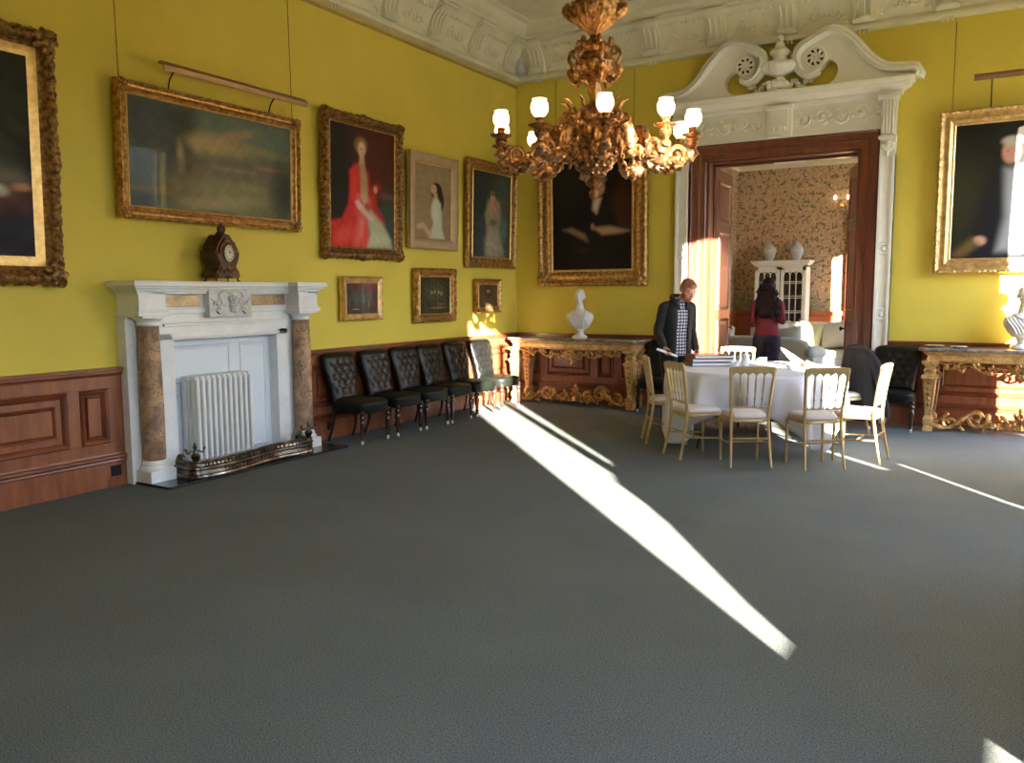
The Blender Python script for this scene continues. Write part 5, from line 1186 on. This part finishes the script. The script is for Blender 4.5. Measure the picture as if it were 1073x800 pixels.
def sofa(loc, rz, L, mt, label, bh=.86, group=None):
    root = empty('sofa', loc, rz, label, 'sofa', group); D = .95
    def soft(x0, x1, y0, y1, z0, z1, name, r=.05, mt_=mt):
        m = MB(); m.box(x0, x1, y0, y1, z0, z1); o = m.build(name, mt_, root, angle=180); b = o.modifiers.new('bevel', 'BEVEL'); b.width = r; b.segments = 4; return o
    soft(-L/2+.12, L/2-.12, -D+.08, 0, .06, .34, 'base', .03)
    # back with sloping ends
    pts = [(-L/2+.06, .1), (L/2-.06, .1), (L/2-.04, .62), (L/2-.12, bh-.06), (L/2-.35, bh), (0, bh+.015), (-L/2+.35, bh), (-L/2+.12, bh-.06), (-L/2+.04, .62)]
    m = MB(); m.prism(pts, -.20, 0); o = m.build('back', mt, root, angle=60); b = o.modifiers.new('bevel', 'BEVEL'); b.width = .05; b.segments = 4; b.limit_method = 'ANGLE'
    for s in (-1, 1):
        m = MB(); m.box(*sorted((s*(L/2-.16), s*L/2)), -D+.06, -.02, .05, .52); m.tube([(s*(L/2-.07), -D+.03, .55), (s*(L/2-.07), -.06, .60)], .11, 16); o = m.build('arm', mt, root, angle=60)
        b = o.modifiers.new('bevel', 'BEVEL'); b.width = .02; b.segments = 3; b.limit_method = 'ANGLE'
    n = 2 if L < 1.9 else 3
    for k in range(n): a = -L/2+.16+(L-.32)*k/n; soft(a+.01, a+(L-.32)/n-.01, -D+.05, -.2, .34, .48, 'seat_cushion', .05)
    for sx in (-1, 1):
        for y in (-D+.15, -.08):
            m = MB(); m.lathe([(.025, .07), (.03, .04), (.018, 0)], (sx*(L/2-.15), y, 0), 10); m.build('foot', M['darkwood'], root)
    return root
sofa((2.62, 3.05, 0), R(180), 2.3, M['sofa'], 'grey-green sofa with its back to the doorway, seen beyond the woman', .84)
sofa((3.05, 6.36, 0), 0, 2.1, M['sofa2'], 'cream sofa facing the doorway in front of the white cabinet', .98)
def cushion(loc, rot, w, mt, label):
    m = MB(); n = 12; F = []; 
    def pt(i, j, s):
        u, v = i/n*2-1, j/n*2-1; e = (1-abs(u)**3)*(1-abs(v)**3); pin = 1-.10*(1-(abs(u)*abs(v)))*0
        k = 1-.07*(1-v*v)*abs(u); k2 = 1-.07*(1-u*u)*abs(v)
        return (u*w/2*k2 if False else u*w/2*(1-.06*(1-v*v)), s*(.012+.085*e**.6), v*w/2*(1-.06*(1-u*u)))
    vs = [pt(i, j, 1) for j in range(n+1) for i in range(n+1)] + [pt(i, j, -1) for j in range(n+1) for i in range(n+1)]
    N1 = (n+1)**2; fs = []
    for j in range(n):
        for i in range(n): q = j*(n+1)+i; fs.append((q, q+1, q+n+2, q+n+1)); fs.append((N1+q+n+1, N1+q+n+2, N1+q+1, N1+q))
    bd = [i for i in range(n+1)] + [j*(n+1)+n for j in range(1, n+1)] + [n*(n+1)+i for i in range(n-1, -1, -1)] + [j*(n+1) for j in range(n-1, 0, -1)]
    for k in range(len(bd)): a, b = bd[k], bd[(k+1) % len(bd)]; fs.append((b, a, a+N1, b+N1))
    m.add(vs, fs); o = m.build('cushion', mt, angle=180, loc=loc, rot=rot); return tag(o, label, 'cushion', 'cushions on the sofas')
cushion((2.16, 3.36, .76), (R(18), R(0), R(185)), .46, M['pillow'], 'grey cushion at the left on the back-turned sofa')
cushion((1.74, 3.34, .74), (R(18), R(12), R(170)), .42, M['pillow'], 'smaller pale cushion tucked behind the grey one at the door side')
cushion((3.28, 3.37, .76), (R(16), R(8), R(175)), .50, M['sofa'], 'grey-green cushion propped at the right end of the back-turned sofa')
cushion((2.45, 6.13, .74), (R(-14), R(0), R(4)), .56, M['sofa2'], 'plain white cushion catching the sun on the cream sofa')
cushion((3.10, 6.12, .75), (R(-14), R(10), R(-6)), .52, M['pillow_green'], 'yellow-green cushion in the middle of the cream sofa')
cushion((3.60, 6.10, .75), (R(-14), R(-8), R(-10)), .54, M['sofa2'], 'pale cushion at the right end of the cream sofa')
sconce = empty('wall_light', (3.50, FY1-.02, 3.28), 0, 'small crystal wall light with candle bulbs on the far wallpaper', 'lamp')
m = MB(); m.lathe([(.03, -.05), (.06, 0), (.03, .06)], (0, -.02, 0), 12)
for s in (-1, 1): m.tube(spline([(0, -.03, -.02), (s*.06, -.10, -.07), (s*.12, -.12, -.02), (s*.12, -.12, .05)], 10), .009, 6); m.lathe([(.01, .05), (.04, .06), (.015, .07), (.012, .13)], (s*.12, -.12, 0), 10)
m.build('bracket', M['brass'], sconce)
for s in (-1, 1): m = MB(); m.ell((s*.12, -.12, .17), (.028, .028, .045), 10, 8); m.build('candle_bulb', M['sconceglobe'], sconce)
m = MB()
for k in range(12): m.ell((-.13+.024*k, -.12, -.08-.03*(k % 3)), (.010, .010, .028), 6, 5)
m.build('crystal_drops', M['crystal'], sconce)
# ================================================================ people
def add_head(m, c, Rm, k=1.0):
    def e(p, r, n=14, q=10, ex=None): m.ell(c + Rm @ (Vector(p)*k), tuple(v*k for v in r), n, q, Rm.to_4x4() @ ex if ex else Rm.to_4x4())
    e((0, .012, .03), (.074, .092, .085), 20, 14); e((0, -.020, -.03), (.062, .070, .075), 18, 12); e((0, -.048, -.088), (.032, .030, .022)); e((0, -.03, -.07), (.052, .048, .035))
    m.tube([c+Rm @ (Vector((0, -.080, .020))*k), c+Rm @ (Vector((0, -.100, -.018))*k), c+Rm @ (Vector((0, -.092, -.030))*k)], [.008*k, .012*k, .011*k], 8)
    for s in (-1, 1):
        e((s*.028, -.078, .030), (.022, .012, .008)); e((s*.036, -.066, -.022), (.022, .022, .018)); e((s*.030, -.074, .006), (.014, .012, .009)); e((s*.074, .012, -.005), (.010, .020, .032)); e((s*.010, -.088, -.032), (.009, .010, .007))
    e((0, -.082, -.050), (.022, .012, .006)); e((0, -.080, -.060), (.018, .012, .007))
def add_hand(m, wrist, fdir, pnorm, thumb, curl=.5, k=1.0):
    """fdir: along the fingers, pnorm: out of the palm, thumb: side the thumb leaves from"""
    f = Vector(fdir).normalized(); p = Vector(pnorm); p = (p - f*p.dot(f)).normalized(); t = Vector(thumb); t = (t - f*t.dot(f) - p*t.dot(p)).normalized(); w = Vector(wrist)
    B = Matrix((t, f, p)).transposed().to_4x4()
    m.ell(w+f*.048*k, (.041*k, .052*k, .016*k), 14, 10, B); m.tube([w-f*.03*k, w+f*.02*k], [.026*k, .027*k], 10, .75)
    for i, (o, L) in enumerate(((.030, .070), (.010, .079), (-.011, .073), (-.030, .058))):
        b = w + f*(.082-.004*abs(i-1))*k + t*o*k; pts = [b-f*.02*k, b]; d = f.copy(); ang = curl*.75
        q = b.copy()
        for s_, fr in enumerate((.42, .32, .26)):
            d = (math.cos(ang*(s_+1))*f + math.sin(ang*(s_+1))*p); q = q + d*L*fr*k; pts.append(q.copy())
        m.tube(pts, [.0088*k, .0092*k, .0085*k, .0078*k, .0066*k], 8)
    b = w + f*.022*k + t*.030*k; pts = [b, b+(t*.75+f*.6+p*.2).normalized()*.034*k]; pts.append(pts[-1]+(t*.35+f*.85+p*.45*curl).normalized()*.030*k); pts.append(pts[-1]+(f*.9+p*.7*curl-t*.1).normalized()*.024*k)
    m.tube(pts, [.014*k, .0115*k, .010*k, .0078*k], 8)
def remesh(o, v, it=3, f=.5):
    r = o.modifiers.new('remesh', 'REMESH'); r.mode = 'VOXEL'; r.voxel_size = v; r.use_smooth_shade = True
    s = o.modifiers.new('smooth', 'SMOOTH'); s.iterations = it; s.factor = f
def loft(m, secs, n=28, close=True, a0=0, a1=2*PI, wob=0):
    rs = []
    for (z, cx, cy, rx, ry) in secs:
        ring = []
        for j in range(n if close else n+1):
            a = a0+(a1-a0)*j/n; c, s = math.cos(a), math.sin(a); c = abs(c)**.85*(1 if c >= 0 else -1); k = 1+wob*math.sin(j*1.3+z*23)
            ring.append((cx+rx*c*k, cy+ry*s*k, z))
        rs.append(ring)
    m.rings(rs, close=close, cap=close)
def sub(secs, n):
    out = []
    for c in zip(*secs): out.append(catmull(list(c), n))
    return list(zip(*out))
def core_body(m, torso, hips, legs, arms):
    loft(m, sub(torso, 20))
    for pts, rad in legs + arms: m.tube(spline(pts, 16), catmull(rad, 16), 12)
def foot(m, x, y, k=1.0): m.ell((x, y-.06*k, .035*k), (.045*k, .13*k, .035*k), 14, 8); m.ell((x, y+.02*k, .06*k), (.04*k, .05*k, .06*k), 12, 8); m.box(x-.04*k, x+.04*k, y-.17*k, y+.06*k, 0, .018)
# ---- man
man = empty('person', (2.99, -1.30, 0), R(50), 'man with short reddish hair and beard in a charcoal jacket, looking down at albums', 'person')
torso = [(.86, 0, .01, .14, .10), (.96, 0, .01, .155, .105), (1.08, 0, .0, .14, .095), (1.22, 0, -.015, .155, .10), (1.36, 0, -.02, .165, .10), (1.44, 0, -.02, .13, .075), (1.48, .01, -.04, .07, .062), (1.53, .025, -.09, .060, .064), (1.58, .04, -.14, .055, .06)]
shR, elR, wrR = Vector((-.175, -.01, 1.41)), Vector((-.235, .03, 1.13)), Vector((-.255, -.14, .945))
shL, elL, wrL = Vector((.175, -.01, 1.41)), Vector((.225, .03, 1.13)), Vector((.215, -.09, .90))
m = MB()
arms = [([shR+Vector((.06, 0, .0)), shR, (shR+elR)/2, elR, (elR+wrR)/2, wrR], [.05, .052, .045, .038, .034, .024]), ([shL-Vector((.06, 0, .0)), shL, (shL+elL)/2, elL, (elL+wrL)/2, wrL], [.05, .052, .045, .038, .034, .024])]
legs = [([(-.09, .01, .92), (-.10, .0, .72), (-.105, -.01, .48), (-.105, .02, .28), (-.11, .03, .08)], [.085, .08, .055, .052, .036]), ([(.09, .01, .92), (.10, .0, .72), (.105, -.01, .48), (.105, .02, .28), (.11, .03, .08)], [.085, .08, .055, .052, .036])]
core_body(m, torso, None, legs, arms)
Hm = Matrix.Rotation(R(8), 3, 'Z') @ Matrix.Rotation(R(36), 3, 'X'); hc = Vector((.045, -.175, 1.615))
add_head(m, hc, Hm, 1.06)
add_hand(m, wrR, (.05, -.55, -.75), (.9, -.1, .3), (.3, -.7, .5), .95); add_hand(m, wrL, (-.05, -.35, -.9), (-.9, 0, .2), (-.2, -.9, .3), .45)
for s in (-1, 1): m.ell((s*.11, -.03, .05), (.036, .10, .03), 10, 8)
body = m.build('body', M['skinred'], man); remesh(body, .0062, 2)
m = MB(); Hx = Hm.to_4x4()
def he(p, r, q=None): m.ell(hc + Hm @ (Vector(p)*1.06), tuple(v*1.06 for v in r), 16, 12, Hx)
he((0, .026, .050), (.079, .092, .076)); he((0, -.035, .088), (.058, .045, .028)); he((0, .055, .0), (.070, .055, .075))
for s in (-1, 1): he((s*.070, -.005, .02), (.012, .03, .04))
o = m.build('hair', M['gingerhair'], man); remesh(o, .007, 2)
m = MB(); he((0, -.055, -.080), (.048, .042, .034)); he((0, -.080, -.078), (.030, .022, .028)); 
for s in (-1, 1): he((s*.055, -.020, -.055), (.018, .035, .045)); he((s*.022, -.092, -.044), (.018, .008, .006))
o = m.build('beard', M['gingerhair'], man); remesh(o, .007, 1)
m = MB(); loft(m, sub([(.84, 0, .01, .160, .118), (.96, 0, .005, .168, .122), (1.10, 0, -.005, .158, .115), (1.24, 0, -.02, .168, .118), (1.36, 0, -.025, .175, .112), (1.45, 0, -.025, .125, .085), (1.495, 0, -.04, .078, .072)], 20)); o = m.build('shirt', M['shirt'], man, angle=80)
m = MB(); m.tube([(-.03, -.105, 1.50), (-.065, -.05, 1.525), (-.045, .01, 1.54), (.045, .01, 1.54), (.065, -.05, 1.525), (.03, -.105, 1.50)], .014, 8); m.build('shirt_collar', M['shirt'], man)
m = MB(); g = R(20)
loft(m, sub([(.80, 0, .02, .192, .150), (.90, 0, .015, .19, .148), (1.02, 0, .005, .180, .140), (1.16, 0, -.005, .178, .136), (1.30, 0, -.015, .19, .134), (1.40, 0, -.02, .188, .122), (1.46, 0, -.02, .145, .10), (1.50, 0, -.03, .095, .085)], 26), 44, False, -PI/2+g, 3*PI/2-g, .008)
for (a, b, c) in ((shR, elR, wrR), (shL, elL, wrL)):
    s = -1 if a.x < 0 else 1
    w2 = b.lerp(c, .93)
    m.tube(spline([a+Vector((-s*.07, 0, .012)), a+Vector((0, 0, -.005)), a.lerp(b, .5), b, b.lerp(w2, .5), w2], 22), [q*(1+.035*math.sin(i*1.9)) for i, q in enumerate(catmull([.058, .066, .058, .052, .047, .041], 22))], 14)
m.tube(spline([(-.055, -.13, 1.40), (-.085, -.08, 1.50), (-.06, .02, 1.545), (.06, .02, 1.545), (.085, -.08, 1.50), (.055, -.13, 1.40)], 18), .020, 8)
o = m.build('jacket', M['jacket'], man, angle=180); s = o.modifiers.new('solid', 'SOLIDIFY'); s.thickness = .012; s.offset = 0
m = MB()
for s, c in ((-1, wrR), (1, wrL)): pass
for k in range(4): m.ell((.075, -.150, .92+.14*k), (.009, .005, .009), 8, 6)
m.build('jacket_button', M['darkwood'], man)
m = MB(); core = []
for s in (-1, 1):
    m.tube(spline([(s*.075, .015, .94), (s*.095, .01, .82), (s*.10, .0, .65), (s*.105, -.01, .48), (s*.108, .015, .28), (s*.11, .03, .07)], 18), catmull([.105, .108, .092, .076, .068, .064], 18), 16)
loft(m, [(.82, 0, .01, .155, .115), (.90, 0, .01, .16, .12), (1.0, 0, .01, .158, .115)]); o = m.build('trousers', M['trousers'], man); remesh(o, .011, 3)
for s in (-1, 1): m = MB(); foot(m, s*.11, .03); o = m.build('shoe', M['shoe'], man); remesh(o, .008, 2)
# the roll of paper he holds, a thing of its own
pw = Matrix.Rotation(R(50), 3, 'Z') @ Vector((-.245, -.205, .885)) + Vector((2.99, -1.30, 0))
m = MB(); m.tube([(-.13, 0, .045), (.13, 0, -.045)], .014, 12, ends=False); m.tube([(-.131, 0, .0455), (.131, 0, -.0455)], .009, 10, ends=False); o = m.build('rolled_paper', M['paper'], loc=tuple(pw), rot=(0, 0, R(45))); tag(o, "white rolled paper held in the standing man's right hand", 'paper')
# ---- woman
wom = empty('person', (3.42, 1.40, 0), R(192), 'woman with long dark curly hair, burgundy top and jeans, seen from behind beyond the doorway', 'person')
wt = [(.90, 0, .015, .155, .11), (.98, 0, .02, .165, .118), (1.10, 0, .0, .125, .09), (1.22, 0, -.01, .135, .095), (1.36, 0, -.01, .15, .10), (1.44, 0, -.005, .12, .07), (1.50, 0, -.01, .055, .052), (1.57, 0, -.03, .048, .05), (1.62, 0, -.04, .048, .05)]
m = MB()
sR, eR, wR_ = Vector((-.165, .0, 1.42)), Vector((-.215, .03, 1.16)), Vector((-.10, -.20, 1.24)); sL, eL, wL_ = Vector((.165, .0, 1.42)), Vector((.215, .03, 1.16)), Vector((.10, -.20, 1.24))
arms = [([a+Vector((d*.06, 0, 0)), a, (a+b)/2, b, (b+c)/2, c], [.042, .044, .038, .033, .029, .021]) for a, b, c, d in ((sR, eR, wR_, 1), (sL, eL, wL_, -1))]
legs = [([(s*.085, .015, .94), (s*.095, .0, .74), (s*.09, -.01, .50), (s*.085, .02, .30), (s*.085, .035, .08)], [.09, .084, .055, .050, .034]) for s in (-1, 1)]
core_body(m, wt, None, legs, arms)
Hm = Matrix.Rotation(R(-10), 3, 'Z') @ Matrix.Rotation(R(16), 3, 'X'); hc = Vector((.0, -.06, 1.675)); add_head(m, hc, Hm, .98)
add_hand(m, wR_, (.6, -.6, .3), (.3, -.2, .8), (-.3, -.5, .6), .6, .9); add_hand(m, wL_, (-.6, -.6, .3), (-.3, -.2, .8), (.3, -.5, .6), .6, .9)
body = m.build('body', M['skin'], wom); remesh(body, .0065, 2)
m = MB(); loft(m, sub([(.955, 0, .02, .185, .135), (1.02, 0, .015, .172, .125), (1.12, 0, .0, .148, .110), (1.24, 0, -.005, .158, .115), (1.36, 0, -.005, .170, .115), (1.44, 0, -.0, .135, .085), (1.485, 0, -.005, .075, .062)], 20))
for a, b, c, d in ((sR, eR, wR_, 1), (sL, eL, wL_, -1)): m.tube(spline([a+Vector((d*.07, 0, .01)), a, a.lerp(b, .5), b, b.lerp(c, .5), b.lerp(c, .9)], 20), catmull([.052, .058, .052, .046, .040, .034], 20), 14)
o = m.build('knitted_top', M['top'], wom); remesh(o, .0095, 3)
m = MB()
for s in (-1, 1): m.tube(spline([(s*.082, .03, .95), (s*.092, .025, .86), (s*.095, .0, .70), (s*.09, -.01, .50), (s*.085, .02, .30), (s*.085, .035, .07)], 18), catmull([.105, .110, .094, .068, .058, .050], 18), 16)
loft(m, [(.86, 0, .02, .16, .12), (.94, 0, .02, .168, .125), (1.02, 0, .01, .150, .108)]); o = m.build('jeans', M['jeans'], wom); remesh(o, .010, 3)
for s in (-1, 1): m = MB(); foot(m, s*.085, .035, .92); o = m.build('shoe', M['shoe'], wom); remesh(o, .008, 2)
m = MB(); rr = random.Random(31)
m.ell(hc+Vector((0, .03, .035)), (.092, .105, .092), 18, 14); m.ell((0, .055, 1.58), (.115, .085, .14), 16, 12); m.ell((0.01, .085, 1.44), (.135, .075, .15), 16, 12); m.ell((.02, .10, 1.32), (.115, .06, .12), 16, 12)
for k in range(44):
    a = rr.uniform(-1.0, 1.0); x = .13*a; z0 = rr.uniform(1.42, 1.66); pts = []
    L = rr.uniform(.14, .30)
    for q in range(9): t = q/8; pts.append((x*(1+.25*t)+.018*math.sin(q*1.7+k), .09+.05*math.cos(a*1.3)+.016*math.cos(q*1.7+k)-.02*t, z0-L*t))
    m.tube(pts, [.022-.0014*q for q in range(9)], 7)
o = m.build('hair', M['darkhair'], wom); remesh(o, .0085, 1)
